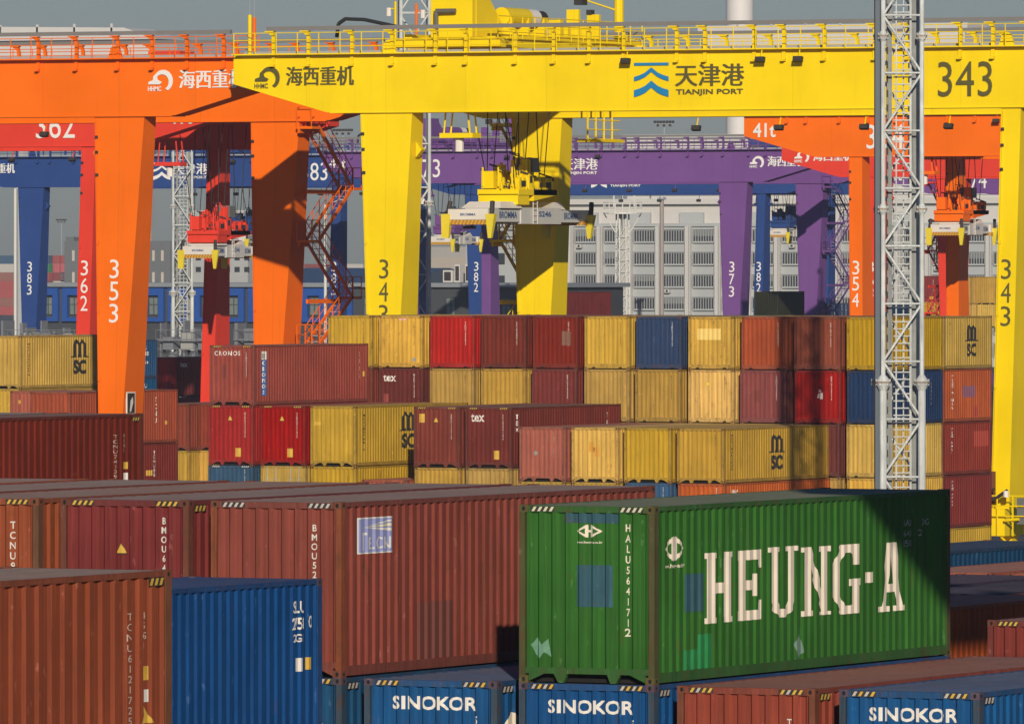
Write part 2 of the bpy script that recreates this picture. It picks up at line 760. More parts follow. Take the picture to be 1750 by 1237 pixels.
# green box ------------------------------------------------
gr = container(nx(0), Y1, 11.58, HC, GREEN, 'large green container with HEUNG-A in cream letters on its side', roofdust=.55, rust=.35, fcol=(.085, .085, .030), group='high stack in the foreground')
H, L = HC, 12.192


def slab(ch, x, z, w, h):
    """slab-serif capitals as polygons"""
    b = w * .26
    s = h * .09
    P = []

    def r(x0, z0, x1, z1):
        P.append([(x + x0 * w, z + z0 * h), (x + x1 * w, z + z0 * h), (x + x1 * w, z + z1 * h), (x + x0 * w, z + z1 * h)])

    def q(*pts):
        P.append([(x + a * w, z + c * h) for a, c in pts])
    if ch == 'H':
        r(.04, 0, .33, 1); r(.67, 0, .96, 1); r(.28, .42, .72, .57)
        for a in (0, .64):
            r(a, 0, a + .36, .08); r(a, .92, a + .36, 1)
    if ch == 'E':
        r(.08, 0, .36, 1); r(0, 0, .95, .14); r(0, .86, .95, 1); r(.34, .43, .74, .57); r(.62, .34, .74, .66)
        q((.83, .12), (.95, .12), (.95, .28), (.88, .28)); q((.88, .74), (.95, .74), (.95, .88), (.83, .88))
    if ch == 'U':
        r(.08, .22, .30, 1); r(.70, .22, .92, 1)
        for a in (0, .62):
            r(a, .93, a + .38, 1)
        q((.08, .22), (.30, .22), (.42, .12), (.58, .12), (.70, .22), (.92, .22), (.84, .1), (.6, 0), (.4, 0), (.16, .1))
    if ch == 'N':
        r(.06, 0, .30, 1); r(.72, 0, .94, 1); r(0, 0, .36, .08); r(.64, .92, 1, 1); r(0, .93, .3, 1); r(.66, 0, 1, .05)
        q((.08, 1), (.74, .02), (.94, .02), (.30, 1))
    if ch == 'G':
        q((.3, 1), (.72, 1), (.62, .88), (.42, .88), (.3, .74), (.3, .26), (.06, .26), (.06, .74))
        q((.06, .26), (.3, .26), (.42, .12), (.62, .12), (.72, 0), (.3, 0))
        r(.70, 0, .94, .48); r(.58, .40, 1, .5); r(.74, .7, .94, 1); q((.6, 1), (.76, 1), (.76, .8), (.6, .88)); r(.6, 0, .72, .13)
    if ch == '.':
        r(0, .42, 1, .58)
    if ch == 'A':
        q((.34, 1), (.46, 1), (.30, 0.04), (.1, 0.04)); q((.46, 1), (.66, 1), (.9, .04), (.66, .04))
        r(.28, .28, .72, .40); r(0, 0, .38, .08); r(.58, 0, 1, .08)
    return P


txt = []
# start and width of each letter along the side (m)
u2 = lambda u: None
for ch, y0, w, z0, h in (('H', 2.02, 1.10, .92, 1.16), ('E', 3.28, 1.02, .92, 1.16), ('U', 4.52, 1.18, .92, 1.18), ('N', 5.88, 1.16, .90, 1.16), ('G', 7.12, 1.24, .88, 1.18), ('.', 8.55, .34, .90, 1.14), ('A', 9.1, 1.1, .86, 1.18)):
    txt += slab(ch, y0, z0, w, h)
on_side(gr, L, .278, [(txt, CREAM, 1)], 'lettering')


def diamond_logo(x, z, w, h):
    def ring(cx, s):
        return [[(cx, z + h / 2), (cx + s * w * .42, z + h), (cx + s * w * .42, z + h * .8), (cx + s * w * .12, z + h / 2)],
                [(cx, z + h / 2), (cx + s * w * .12, z + h / 2), (cx + s * w * .42, z + h * .2), (cx + s * w * .42, z)]]
    p = ring(x, 1) + ring(x + w, -1)
    p += [[(x + w * .34, z + .05 * h), (x + w * .45, z + .05 * h), (x + w * .45, z + h * .95), (x + w * .34, z + h * .95)],
          [(x + w * .55, z + .05 * h), (x + w * .66, z + .05 * h), (x + w * .66, z + h * .95), (x + w * .55, z + h * .95)],
          [(x + w * .44, z + .42 * h), (x + w * .56, z + .42 * h), (x + w * .56, z + .58 * h), (x + w * .44, z + .58 * h)]]
    return p


on_side(gr, L, .278, [(diamond_logo(.42, 1.98, .78, .42), CREAM, 1), (T('www.heung-a.co.kr', .42, 1.86, w=.8, h=.085, bold=.02), CREAM)], 'logo')
on_end(gr, [(diamond_logo(-.2, 2.37, .46, .22), CREAM, 1), (T('www.heung-a.co.kr', -.2, 2.27, w=.46, h=.05, bold=.02), CREAM)], 'logo')
on_end(gr, [(T(vcode('HALU564171'), .68, .94, w=.085, h=1.66, bold=.015, align='CENTER'), CREAM)], 'serial_number')
on_end(gr, [(T('2', .675, .78, w=.09, h=.13, bold=.02), CREAM)], 'serial_number')
BPATCH = paint((.030, .095, .125), .5, .4, name='blue_patch', scale=2)
GPATCH = paint((.015, .20, .055), .4, .3, name='bright_green_patch', scale=2)
on_end(gr, [(rect(-.2, 1.25, .45, 1.93), BPATCH)], 'paint_patch')
on_end(gr, [(rect(-.42, 2.61, .56, 2.77), BPATCH)], 'paint_patch')
on_end(gr, [([[(-1.02, .62), (-.9, .75), (-.82, .62), (-.72, .72), (-.66, .42), (-.78, .5), (-.86, .4), (-.94, .46)]], plain('faded_sticker', (.12, .27, .17), .7, scale=9, vary=.5))], 'faded_sticker')
on_side(gr, L, .278, [(rect(1.22, 1.14, 1.98, 1.76), BPATCH)], 'paint_patch')
on_side(gr, L, .278, [([[(1.2, .2), (2.3, .2), (2.3, .76), (1.75, .76), (1.75, .52), (1.2, .52)]], GPATCH)], 'paint_patch')
for a, y, z in (('HALU', 10.2, 2.3), ('564171', 10.2, 2.12), ('45G1', 10.2, 1.95), ('2', 10.85, 2.12), ('22G1', 10.95, 2.3)):
    on_side(gr, L, .278, [(T(a, y, z, w=.36 if len(a) > 1 else .1, h=.11), plain('dim_lettering', (.35, .36, .36), .6))], 'serial_number')
on_side(gr, L, .278, [([[(5.6, .45), (5.75, .62), (5.9, .5), (5.95, .3), (5.72, .2)]], plain('scuff', (.13, .22, .17), .7, scale=9))], 'scuff')
stripes(gr, HC, [plain('pale_stripe', (.6, .58, .4), .6)])

# weathered red-brown boxes beside it -----------------------
ek = container(nx(2), Y1, 11.58, HC, (.25, .056, .038), 'long red-brown container with a pale blue square poster near the top of its side', fcol=(.27, .075, .032), roofdust=.75, rust=.6, group='high stack in the foreground')
LIL = plain('lilac_poster', (.25, .27, .50), .6, scale=6)
PB = plain('poster_white', (.62, .60, .55), .6)
on_side(ek, L, .278, [(rect(.64, 2.02, 1.86, 2.62), LIL)], 'poster')
po = on_side(ek, L, .278, [(rect(.64, 2.6, 1.86, 2.62), PB), (rect(.64, 2.02, 1.86, 2.04), PB), (rect(.64, 2.04, .67, 2.6), PB),
                           ([[(.86, 2.46), (1.84, 2.54), (1.84, 2.57)]], PB), ([[(.86, 2.455), (1.84, 2.46), (1.84, 2.51)]], plain('poster_cream', (.62, .58, .40), .6)),
                           ([[(.86, 2.45), (1.84, 2.38), (1.84, 2.43)]], PB), (T('T', .78, 2.07, w=.18, h=.3, bold=.004), PB), (T('E.CN', 1.0, 2.09, w=.82, h=.2, bold=.004), PB)], 'poster_print')
po.location.x = .003
on_end(ek, [(T(vcode('BMOU522025'), .655, 1.02, w=.085, h=1.5, bold=.012, align='CENTER'), PB)], 'serial_number')
stripes(ek, HC, [plain('white_stripe', (.48, .44, .40), .6, vary=.3)])
on_side(ek, L, .278, [(rect(2.85, .2, 4.2, 1.15), plain('brown_repair', (.135, .036, .026), .7, scale=5))], 'paint_patch')

bm6 = container(nx(3), Y1, 11.58, HC, (.20, .028, .026), 'maroon container with a yellow warning triangle on its end, left of the poster box', fcol=(.17, .055, .035), roofdust=.75, rust=.3, group='high stack in the foreground')
tri_label(bm6, -.07, 1.98, .2)
on_end(bm6, [(T(vcode('BMOU643'), .68, 1.55, w=.085, h=1.05, bold=.012, align='CENTER'), PB)], 'serial_number')
stripes(bm6, HC, [YEL])
side_stripes(bm6, L, HC, YEL)
on_side(bm6, L, .278, [(rect(.98, 1.55, 1.5, 2.5), PB)], 'placard')

tc9 = container(nx(4), Y1, 11.58, HC, (.31, .070, .024), 'orange container with a rusty corner post at the left edge, beside the maroon one', fcol=(.16, .075, .04), roofdust=.7, rust=.6, group='high stack in the foreground')
on_end(tc9, [(T(vcode('TCNU971'), .66, 1.35, w=.085, h=1.15, bold=.012, align='CENTER'), PB)], 'serial_number')
stripes(tc9, HC, [YEL])
for k, col, d, lab in ((5, RUST, .8, 'container whose dusty brown roof is the fourth strip behind the orange end'),
                       (6, ORNG, .8, 'container with a faded orange roof seen as a thin strip at far left'),
                       (7, MAROON, .8, 'container with the purplish roof strip just below the tall rust side')):
    container(nx(k), Y1, 11.58, HC, col, lab, roofdust=d, rust=.4, group='high stack in the foreground')

# third tier -------------------------------------------------
SSTR = [plain('white_stripe', (.48, .44, .40), .6, vary=.3), YEL]


def sinokor(k, label, logo=True, col=SBLUE):
    c = container(nx(k), Y1, 8.69, HC, col, label, roofdust=.3, rust=.3, fcol=(.045, .075, .11), group='blue boxes in the foreground')
    on_end(c, [(T('SINOKOR', -.72, 2.40, w=1.55, h=.225, bold=.032, space=1.12), WHITE)], 'lettering')
    on_end(c, [(T(vcode('SKHU'), .78, 1.66, w=.09, h=.66, bold=.012, align='CENTER'), WHITE)], 'serial_number')
    stripes(c, HC, SSTR)
    side_stripes(c, L, HC, plain('white_stripe', (.48, .44, .40), .6, vary=.3), far=False)
    if logo:
        circ = [(1.55 + .55 * math.cos(t), 1.72 + .5 * math.sin(t)) for t in [i * math.pi / 12 for i in range(24)]]
        top = [p for p in circ if p[1] >= 1.75]
        low = [p for p in circ if p[1] <= 1.75]
        on_side(c, L, .278, [([circ], WHITE)], 'logo')
        o = on_side(c, L, .278, [([[(1.55 + .5 * math.cos(t), 1.78 + .42 * math.sin(t)) for t in [i * math.pi / 10 for i in range(11)]]], plain('logo_red', (.65, .02, .03), .6)),
                                 (rect(1.12, 1.6, 1.98, 1.66), plain('logo_blue', (.05, .35, .5), .6)), (rect(1.2, 1.48, 1.9, 1.54), plain('logo_blue', (.05, .35, .5), .6)), (rect(1.35, 1.36, 1.75, 1.42), plain('logo_blue', (.05, .35, .5), .6))], 'logo')
        o.location.x = .003
        o = on_side(c, L, .278, [(T('SK', 1.25, 1.82, w=.6, h=.26, bold=.03), YEL)], 'logo')
        o.location.x = .006
    return c


c = sinokor(1, 'blue container lettered SINOKOR between the poster box and the green box', logo=False)
on_side(c, L, .278, [([[(.62 + .36 * math.cos(t), 1.75 + .62 * math.sin(t)) for t in [i * math.pi / 10 for i in range(20)]]], CREAM)], 'logo')
sinokor(0, 'blue container lettered SINOKOR directly under the green box', col=SBLUE2)
sinokor(2, 'dark blue container with a round red and blue logo under the poster box', col=(.006, .07, .17))
sinokor(-2, 'blue container lettered SINOKOR at the bottom right corner', logo=False)
o3 = container(nx(-1), Y1, 8.69, HC, (.30, .055, .03), 'brick-red container with striped corners between the two right-hand blue SINOKOR boxes', fcol=(.20, .065, .035), roofdust=.35, rust=.45, group='high stack in the foreground')
stripes(o3, HC, [YEL, plain('white_stripe', (.48, .44, .40), .6, vary=.3), YEL])
side_stripes(o3, L, HC, YEL)
on_end(o3, [(T(vcode('TCNU'), .7, 1.8, w=.09, h=.6, bold=.012, align='CENTER'), PB)], 'serial_number')

# bay in front ------------------------------------------------
bl = container(nx(2) + .12, 115.65, 10.36, ST, (.001, .062, .225), 'bright blue container in front of the poster box, its long side facing right', roofdust=.12, rust=.18, group='front row boxes')
for a, y, z, w, h in (('SLU', 11.18, 2.05, .42, .2), ('2758', 11.16, 1.78, .45, .2), ('0', 11.72, 1.8, .13, .2), ('2G1', 11.18, 1.58, .4, .13)):
    on_side(bl, L, .278, [(T(a, y, z, w=w, h=h, bold=.02), WHITE)], 'serial_number')
on_side(bl, L, .278, [(rect(11.3, 1.1, 11.5, 1.32), WHITE)], 'data_label')
on_side(bl, L, .278, [(rect(11.66, 1.12, 11.8, 1.32), YEL)], 'data_label')
orr = container(-53.45, 87.35, 11.58, HC, (.28, .060, .023), 'orange-brown container at bottom left, its ribbed long side nearest the camera', pitch=.328, fcol=(.20, .075, .035), roofdust=.8, rust=.4, group='front row boxes')
DW = plain('worn_lettering', (.55, .42, .35), .7)
on_side(orr, L, .328, [(T(vcode('TCNU6121725'), 11.0, .95, w=.16, h=1.42, align='CENTER'), DW), (T(vcode('45G1'), 11.42, 1.9, w=.15, h=.47, align='CENTER'), DW)], 'serial_number')
for q_ in ((rect(11.43, 1.50, 11.62, 1.68), YEL), (rect(11.45, 1.22, 11.62, 1.38), WHITE), ([[(11.40, .95), (11.72, .95), (11.5, 1.17)]], YEL)):
    on_side(orr, L, .328, [q_], 'data_label')
side_stripes(orr, L, HC, YEL)

# second and third bays to the right, behind the green box
b3 = container(nx(1), 155.1, 8.69, HC, (.22, .035, .025), 'red-brown container end with a striped corner at the right edge', roofdust=.4, rust=.3, group='boxes right of the green one')
stripes(b3, HC, [YEL])
container(nx(3), 155.1, 8.69, HC, (.50, .095, .015), 'orange container lit low on its side between the green box and the right edge', roofdust=.4, rust=.2, group='boxes right of the green one')
for k, col, lab in ((4, (.03, .025, .06), 'container with a violet roof darkened for shade, below the pink one at right'), (3, ORNG, 'container whose orange edge shows above the brown roof at right'), (5, (.05, .03, .07), 'container with a purple roof darkened for shade, just below the pink one at right')):  # violet and purple kept very dark in place of shade across these roofs
    c_ = container(nx(k), 168.2, 8.6, HC, col, lab, roofdust=.12, rust=.3, group='boxes right of the green one')
    stripes(c_, HC, [YEL])
container(-79.0, 187.14, 8.38, HC, PINK, 'container with a dusty pink roof just below the far blue one at right', roofdust=.4, rust=.2, group='boxes right of the green one')
container(-76.15, 187.14, 8.38, HC, ORNG, 'container with an orange roof below the dusty pink one at right', roofdust=.4, rust=.2, group='boxes right of the green one')
container(-81.85, 187.14, 8.72, HC, (.005, .05, .12), 'dark blue container with its ribbed side at the right edge under the yellow leg', roofdust=.1, rust=.15, group='boxes right of the green one')

# brown box at mid left ---------------------------------------
br = container(-110.1, 191.26, 11.58, HC, (.17, .018, .006), 'dark rust-brown container with a long ribbed side standing in front of the orange leg', pitch=.33, roofdust=.45, rust=.25, group='boxes at left')
side_stripes(br, L, HC, YEL)
on_side(br, L, .33, [(T(vcode('TCNU7413960'), 10.6, .95, w=.18, h=1.4, align='CENTER'), DW), (T(vcode('45G1'), 11.1, 1.9, w=.15, h=.47, align='CENTER'), DW)], 'serial_number')
for q_ in ((rect(11.1, 1.45, 11.35, 1.63), YEL), (rect(11.1, 1.15, 11.35, 1.35), WHITE), ([[(11.05, .95), (11.5, .95), (11.15, 1.15)]], YEL)):
    on_side(br, L, .33, [q_], 'data_label')
container(-113.0, 191.26, 11.58, HC, (.3, .28, .25), 'container with a pale grey roof strip behind the long rust side at left', roofdust=.6, rust=.2, group='boxes at left')
container(-115.9, 191.26, 11.58, HC, RUST, 'container with a brown roof strip under the yellow pair at far left', roofdust=.6, rust=.2, group='boxes at left')

# hidden supporting tiers of the near stacks
for k, w_ in ((-2, 'the bottom right SINOKOR box'), (-1, 'the brick-red box'), (0, 'the SINOKOR box below the green one'), (1, 'the middle SINOKOR box'), (2, 'the blue box below the poster one')):
    container(nx(k), Y1, 5.79, HC, RUST, 'red container out of sight under ' + w_, group='lower tiers out of sight')

# ---------------------------------------------------------------- far block, front bay (y 375.6)
CP = 2.781


def cx(k):
    return -197.16 + CP * k


YC = 375.6
GC = 'front row of the far block'


def std_marks(c, H, dark=False, tri=False, box=None, stripe=False):
    end_code(c, auto_code(), H, BLACK if dark else WHITE, top=.35, length=1.2, w=.07)
    if tri:
        tri_label(c, -.05, H - .75, .26)
    if box:
        warn_label(c, box[0], box[1])
    if stripe:
        stripes(c, H, [YEL])


c = container(cx(0), YC, 11.58, HC, (.29, .052, .033), 'brick-red container lettered CRONOS on its end and down a blue band', roofdust=.4, rust=.3, group=GC)
on_end(c, [(T('CRONOS', -.98, 2.4, w=1.42, h=.22, bold=.015, space=1.2), WHITE)], 'lettering')
on_end(c, [(rect(-.55, 1.3, -.32, 1.95), plain('brown_repair2', (.17, .035, .025), .7))], 'paint_patch')
std_marks(c, HC, stripe=True)
on_side(c, L, .278, [(rect(.75, .45, 1.32, 2.2), plain('band_blue', (.03, .11, .33), .6)), (rect(.75, 2.2, 1.32, 2.6), PB)], 'blue_band')
o = on_side(c, L, .278, [(T(vcode('CRONOS'), .86, .52, w=.36, h=1.62, bold=.03, align='CENTER'), WHITE), (rect(.86, 2.25, 1.2, 2.5), plain('grey_print', (.3, .3, .28), .6))], 'lettering')
o.location.x = .004
side_code(c, 'CRXU', L, HC, .278, WHITE, y=11.2, length=1.3, w=.1)
warn_label(c, 11.75, 1.4, .2, .25, True)

FB = [  # slot, colour, H, label, kwargs
    (0, RED, 'red container under the CRONOS box', dict(tri=True, box=(.38, .62), stripe=True)),
    (1, RED, 'red container right of the one under the CRONOS box', dict(tri=True, box=(.38, .62), stripe=True)),
    (4, (.25, .047, .028), 'red-brown container with a yellow label high on its end, left of the tex box', dict(tri=True, box=(-.8, 2.35), stripe=True)),
    (5, (.19, .036, .026), 'maroon container lettered tex with a yellow label, beside the salmon box', dict(box=(.42, .62), stripe=True)),
]
for k, col, lab, kw in FB:
    c = container(cx(k), YC, 8.69, HC, col, lab, roofdust=.45, rust=.25, group=GC)
    std_marks(c, HC, **kw)
    if k == 5:
        on_end(c, [(T('tex', -.95, 2.2, w=.72, h=.38, bold=.02), WHITE)], 'lettering')
        on_side(c, L, .278, [(T(vcode('TEX'), .5, 1.7, w=.35, h=.85, bold=.03, align='CENTER'), WHITE)], 'lettering')
        side_code(c, 'TGHU', L, HC, .278, WHITE, y=10.6, length=1.3, w=.1)
        warn_label(c, 11.7, 1.55, .2, .3, True)
    if k in (0, 1):
        on_side(c, L, .278, [(rect(1.05, 1.9, 1.5, 2.45), PB)], 'placard')
c = container(cx(2), YC, 8.69, HC, YEL_C, 'yellow container with a black MSC logo half hidden behind the red-brown box', roofdust=.3, rust=.25, group=GC)
end_code(c, auto_code(), HC, BLACK, top=.4, length=1.2, w=.06)
warn_label(c, -.85, 2.05, .34, .16)
side_code(c, 'MEDU8274416', L, HC, .278, BLACK, y=.8, length=1.75, w=.22)
msc(c, 5.0, 1.62, 1.42, L, .278)
for k, col, door, lab in ((0, (.05, .11, .19), False, 'dusty blue container under the left red box'), (1, YEL_C, True, 'yellow container with door bars under the right red box'),
                          (2, YEL_C, False, 'yellow container under the half hidden MSC box'), (4, YEL_D, False, 'yellow container under the red-brown box with the high label'),
                          (5, YEL_D, False, 'yellow container under the tex box beside the salmon one')):
    c = container(cx(k), YC, 5.79, HC if k else ST, col, lab, roofdust=.3, rust=.35, door=door, group=GC)
    if not door:
        end_code(c, auto_code(), 2.6, BLACK if k else WHITE, top=.2, length=1.2, w=.06)
    if k in (4, 5):
        warn_label(c, -.8, 1.9, .38, .3)
    if k == 0:
        stripes(c, ST, [PB])
container(cx(3), YC, 5.18, ST, PINK, 'salmon roofed container seen low in the gap right of the MSC box', roofdust=.3, group=GC)
for k, col, dark, lab in ((6, (.50, .12, .065), False, 'salmon-pink container at the left end of the low front row'), (7, (.66, .42, .12), True, 'pale yellow container with an orange repair patch'),
                          (8, YEL_C, True, 'plain yellow container between the patched one and the MSC box')):
    c = container(cx(k), YC, 7.77, ST, col, lab, roofdust=.35, rust=.25 + .2 * (k == 7), group=GC)
    end_code(c, auto_code(), ST, BLACK if dark else WHITE, x=.55, top=.28, length=1.15, w=.06)
    if k == 7:
        on_end(c, [(rect(-.32, 1.45, -.02, 1.9), plain('ochre_patch', (.6, .3, .04), .6)), (rect(-.1, 1.22, .22, 1.65), plain('ochre_patch', (.6, .3, .04), .6))], 'paint_patch')
    if k == 6:
        on_end(c, [([[(-.5, 1.35), (-.38, 1.2), (-.26, 1.35), (-.38, 1.5)]], plain('grey_print', (.3, .3, .28), .6))], 'hazard_sticker')
        on_end(c, [(rect(1.02, .3, 1.09, .8), plain('brown_repair2', (.17, .035, .025), .7))], 'paint_patch')
c = container(cx(9), YC, 7.77, ST, YEL_D, 'yellow container with a black MSC logo on its long side, dappled by the tower shadow', roofdust=.35, rust=.2, group=GC)
end_code(c, auto_code(), ST, BLACK, top=.3, length=1.15, w=.06)
side_code(c, 'MEDU4210685', L, ST, .278, BLACK, y=.85, length=1.7, top=.28, w=.2)
msc(c, 5.45, 1.35, 1.35, L, .278)
for k, col, lab in ((6, YEL_C, 'yellow container under the salmon-pink one'), (7, YEL_C, 'yellow container under the patched pale one'), (8, (.03, .12, .26), 'blue container under the plain yellow one'), (9, ORNG2, 'orange container under the dappled MSC box')):
    c = container(cx(k), YC, 5.18, ST, col, lab, roofdust=.2, rust=.35, group=GC)
    end_code(c, auto_code(), ST, WHITE, top=.2, length=1.2, w=.07)
    if k == 9:
        on_side(c, L, .278, [(T('EMC', .75, 2.0, w=.75, h=.28, bold=.03), WHITE)], 'lettering')

# ---------------------------------------------------------------- far block, tall row (y 388.5)
RP = 2.82


def rx(k):
    return -196.93 + 2.449 + RP * k


YR = 388.5
GR = 'tall row of the far block'
ROW = [
    # k, tier5, tier4, tier3
    (-1, (YEL_C, 1, 'plain yellow container at the left end of the top tier'), (RUST, 0, 'red-brown container under the leftmost yellow one of the top tier'), None),
    (0, (YEL_L, 1, 'dented pale yellow container with rust spots, second in the top tier'), (MAROON, 0, 'maroon container lettered tex in the second tier from the top'), None),
    (1, ((.50, .024, .018), 0, 'bright red container in the top tier'), (YEL_D, 1, 'yellow container under the bright red one'), (YEL_C, 1, 'yellow container two below the bright red one')),
    (2, (MAROON2, 0, 'maroon container right of the bright red one in the top tier'), (YEL_D, 1, 'yellow container under the first maroon one of the top tier'), (YEL_C, 1, 'yellow container two below the first maroon one')),
    (3, ((.25, .035, .022), 0, 'brown-red container with a grey patch in the top tier'), ((.18, .032, .026), 0, 'dark maroon container under the grey-patched one'), (YEL_C, 1, 'yellow container two below the grey-patched one')),
    (4, ((.66, .40, .03), 1, 'clean yellow container left of the navy one in the top tier'), (YEL_D, 1, 'yellow container under the clean yellow one'), (YEL_D, 1, 'yellow container two below the clean yellow one')),
    (5, (NAVY, 0, 'navy blue container in the middle of the top tier'), (YEL_D, 1, 'golden yellow container under the navy blue one'), (YEL_C, 1, 'yellow container two below the navy blue one')),
    (6, ((.74, .46, .09), 1, 'pale yellow container with a lighter repaint band right of the navy one'), ((.70, .42, .08), 1, 'rust-edged pale yellow container with a small yellow dot'), (YEL_C, 1, 'yellow container two below the repainted pale one')),
    (7, ((.37, .088, .042), 0, 'orange container in the top tier half crossed by a shadow'), ((.24, .045, .04), 0, 'dusty maroon container under the half shaded orange one'), (YEL_C, 1, 'yellow container two below the half shaded orange one')),
    (8, ((.31, .072, .036), 0, 'rust-orange container in the top tier mottled by tower shadow'), (RED, 0, 'red container with a white emblem under the mottled one'), (MAROON, 0, 'maroon container two below the mottled rust-orange one')),
]
for k, *tiers in ROW:
    for j, td in enumerate(tiers):
        if td is None:
            continue
        col, dark, lab = td
        c = container(rx(k), YR, 12.955 - ST * j, ST, col, lab, roofdust=.5, rust=.55 if col[0] > .6 and col[2] > .05 else .25, group=GR, low=True)
        if j < 2:
            end_code(c, auto_code(), ST, BLACK if dark else WHITE, x=.68, top=.3, length=1.15, w=.06)
        if (k, j) == (0, 1):
            on_end(c, [(T('tex', -1.0, 1.92, w=.72, h=.34, bold=.02), WHITE)], 'lettering')
            on_end(c, [(rect(-.98, .3, -.72, 1.3), plain('pink_repair', (.26, .05, .04), .7))], 'paint_patch')
        if (k, j) == (3, 0):
            on_end(c, [(rect(.35, 1.15, .85, 1.85), plain('grey_brown_patch', (.20, .09, .06), .7))], 'paint_patch')
        if (k, j) == (6, 0):
            on_end(c, [(rect(-.75, 1.45, .5, 2.0), plain('pale_patch', (.78, .56, .16), .6))], 'paint_patch')
        if (k, j) == (6, 1):
            on_end(c, [([[(-.17 + .08 * math.cos(t), 1.9 + .08 * math.sin(t)) for t in [i * .628 for i in range(10)]]], plain('yellow_dot', (.85, .7, .03), .5))], 'sticker')
        if (k, j) == (0, 0):
            on_end(c, [(rect(-.1, 2.36, .3, 2.46), plain('pink_tape', (.7, .4, .3), .6)), ([[(.72 + .1 * math.cos(t), .42 + .11 * math.sin(t)) for t in [i * .628 for i in range(10)]]], plain('grey_print', (.3, .3, .28), .6))], 'sticker')
        if (k, j) == (8, 1):
            on_end(c, [([[(-.0, 1.55), (.1, 1.7), (.2, 1.55)], [(-.05, 1.25), (.08, 1.25), (.08, 1.52), (-.0, 1.45)], [(.12, 1.2), (.24, 1.2), (.24, 1.5), (.12, 1.5)]], WHITE)], 'emblem')
        if (k, j) == (7, 1):
            on_end(c, [(rect(-.5, 1.05, -.2, 1.6), plain('brown_repair2', (.17, .035, .025), .7))], 'paint_patch')

# the right end of the row: two 20 ft boxes one behind the other on every tier
L20 = 6.058
END = [
    (YEL_C, 'yellow 20-foot container with a plain end left of the lattice tower', YEL_C, 'yellow 20-foot container with a black MSC logo right of the tower, top tier'),
    (NAVY, 'blue 20-foot container behind the lattice tower, second tier', (.42, .105, .045), 'orange 20-foot container with white lettering down its side'),
    (YEL_C, 'yellow 20-foot container behind the lattice tower, third tier', (.24, .045, .032), 'red-brown 20-foot container with an orange-red repair patch'),
    (YEL_L, 'pale yellow 20-foot container behind the tower just above the green roof', (.22, .036, .03), 'maroon 20-foot container just above the green roof corner'),
    (YEL_C, 'yellow 20-foot container hidden behind the tower foot', YEL_C, 'yellow 20-foot container low between the green box and the yellow leg'),
]
for j, (ca, la, cb, lb) in enumerate(END):
    z = 12.955 - ST * j
    a = container(rx(9), YR, z, ST, ca, la, L=L20, roofdust=.4, rust=.25, group=GR, low=True)
    if j == 0:
        msc(a, 2.4, 1.35, 1.25, L20, .278)
    if j == 1:
        side_code(a, 'TRHU290', L20, ST, .278, WHITE, y=4.6, length=1.3, w=.12)
    b = container(rx(9), YR + 6.12, z, ST, cb, lb, L=L20, roofdust=.4, rust=.25, group=GR, low=True)
    if j == 0:
        msc(b, 2.9, 1.35, 1.25, L20, .278)
        side_code(b, 'MSCU7712390', L20, ST, .278, BLACK, y=.75, length=1.8, top=.3, w=.16)
    elif j < 4:
        side_code(b, ('', 'TEXTAINER', 'TEX 4021', 'TEX 7735')[j], L20, ST, .278, WHITE, y=.95, length=(0, 1.65, 1.25, 1.2)[j], top=.3, w=.34)
    if j == 1:
        on_side(b, L20, .278, [(rect(2.4, 1.2, 4.0, 1.75), plain('violet_patch', (.22, .085, .13), .7)), (rect(3.85, .22, 4.3, .75), plain('red_repair', (.36, .05, .03), .7))], 'paint_patch')
    if j == 2:
        on_side(b, L20, .278, [(rect(3.9, 1.35, 5.7, 2.1), plain('red_repair', (.36, .05, .03), .7))], 'paint_patch')
for k, w_ in ((4, 'third box under the clean yellow one'), (5, 'third box under the navy one'), (6, 'third box under the repainted pale one'), (7, 'third box under the half shaded orange one'), (8, 'third box under the mottled one')):
    container(rx(k), YR, 12.955 - ST * 3, ST, YEL_D, 'yellow container low in the tall row, ' + w_, group='lower tiers out of sight', roofdust=.3)

# ---------------------------------------------------------------- left cluster under the orange crane
GL = 'boxes under the orange crane'
c = container(-234.8, 419.97, 11.58, HC, YEL_C, 'yellow container with a black MSC logo beside the orange leg at left', roofdust=.4, rust=.2, group=GL)
end_code(c, auto_code(), HC, BLACK, x=.35, top=.25, length=1.3, w=.06)
side_code(c, 'MEDU3309174', L, HC, .278, BLACK, y=.85, length=1.8, w=.2)
msc(c, 5.95, 1.66, 1.55, L, .278)
c = container(-234.8, 419.97, 8.69, HC, YEL_C, 'yellow container under the MSC box at the left edge', group=GL)
end_code(c, auto_code(), HC, BLACK, x=.35, top=.25, length=1.3, w=.06)
c = container(-231.2, 416.6, 8.62, ST, (.46, .105, .055), 'salmon container with white marks low beside the orange leg', L=L20 * .5 + 3.03, group=GL)
end_code(c, auto_code(), ST, WHITE, top=.35, length=1.1)
warn_label(c, -.65, 2.0, .16, .2)
on_side(c, L20, .278, [(T(vcode('7K3'), 2.2, 1.5, w=.5, h=.95, bold=.03, align='CENTER'), WHITE)], 'lettering')
on_r = container(-226.3, 410.1, 8.69, HC, (.36, .085, .045), 'faded terracotta container side right of the orange leg, upper one', roofdust=.5, rust=.4, group=GL)
side_code(on_r, 'TCNU', L, HC, .278, PB, y=9.6, length=1.4, w=.2)
warn_label(on_r, 10.9, 1.1, .3, .2, True)
on_r = container(-226.3, 410.1, 5.79, HC, (.19, .035, .026), 'dark brown container under the faded terracotta one', rust=.2, group=GL)
side_code(on_r, 'TCNU88', L, HC, .278, PB, y=9.4, length=1.4, w=.2)
warn_label(on_r, 8.9, 1.3, .7, .3, True)


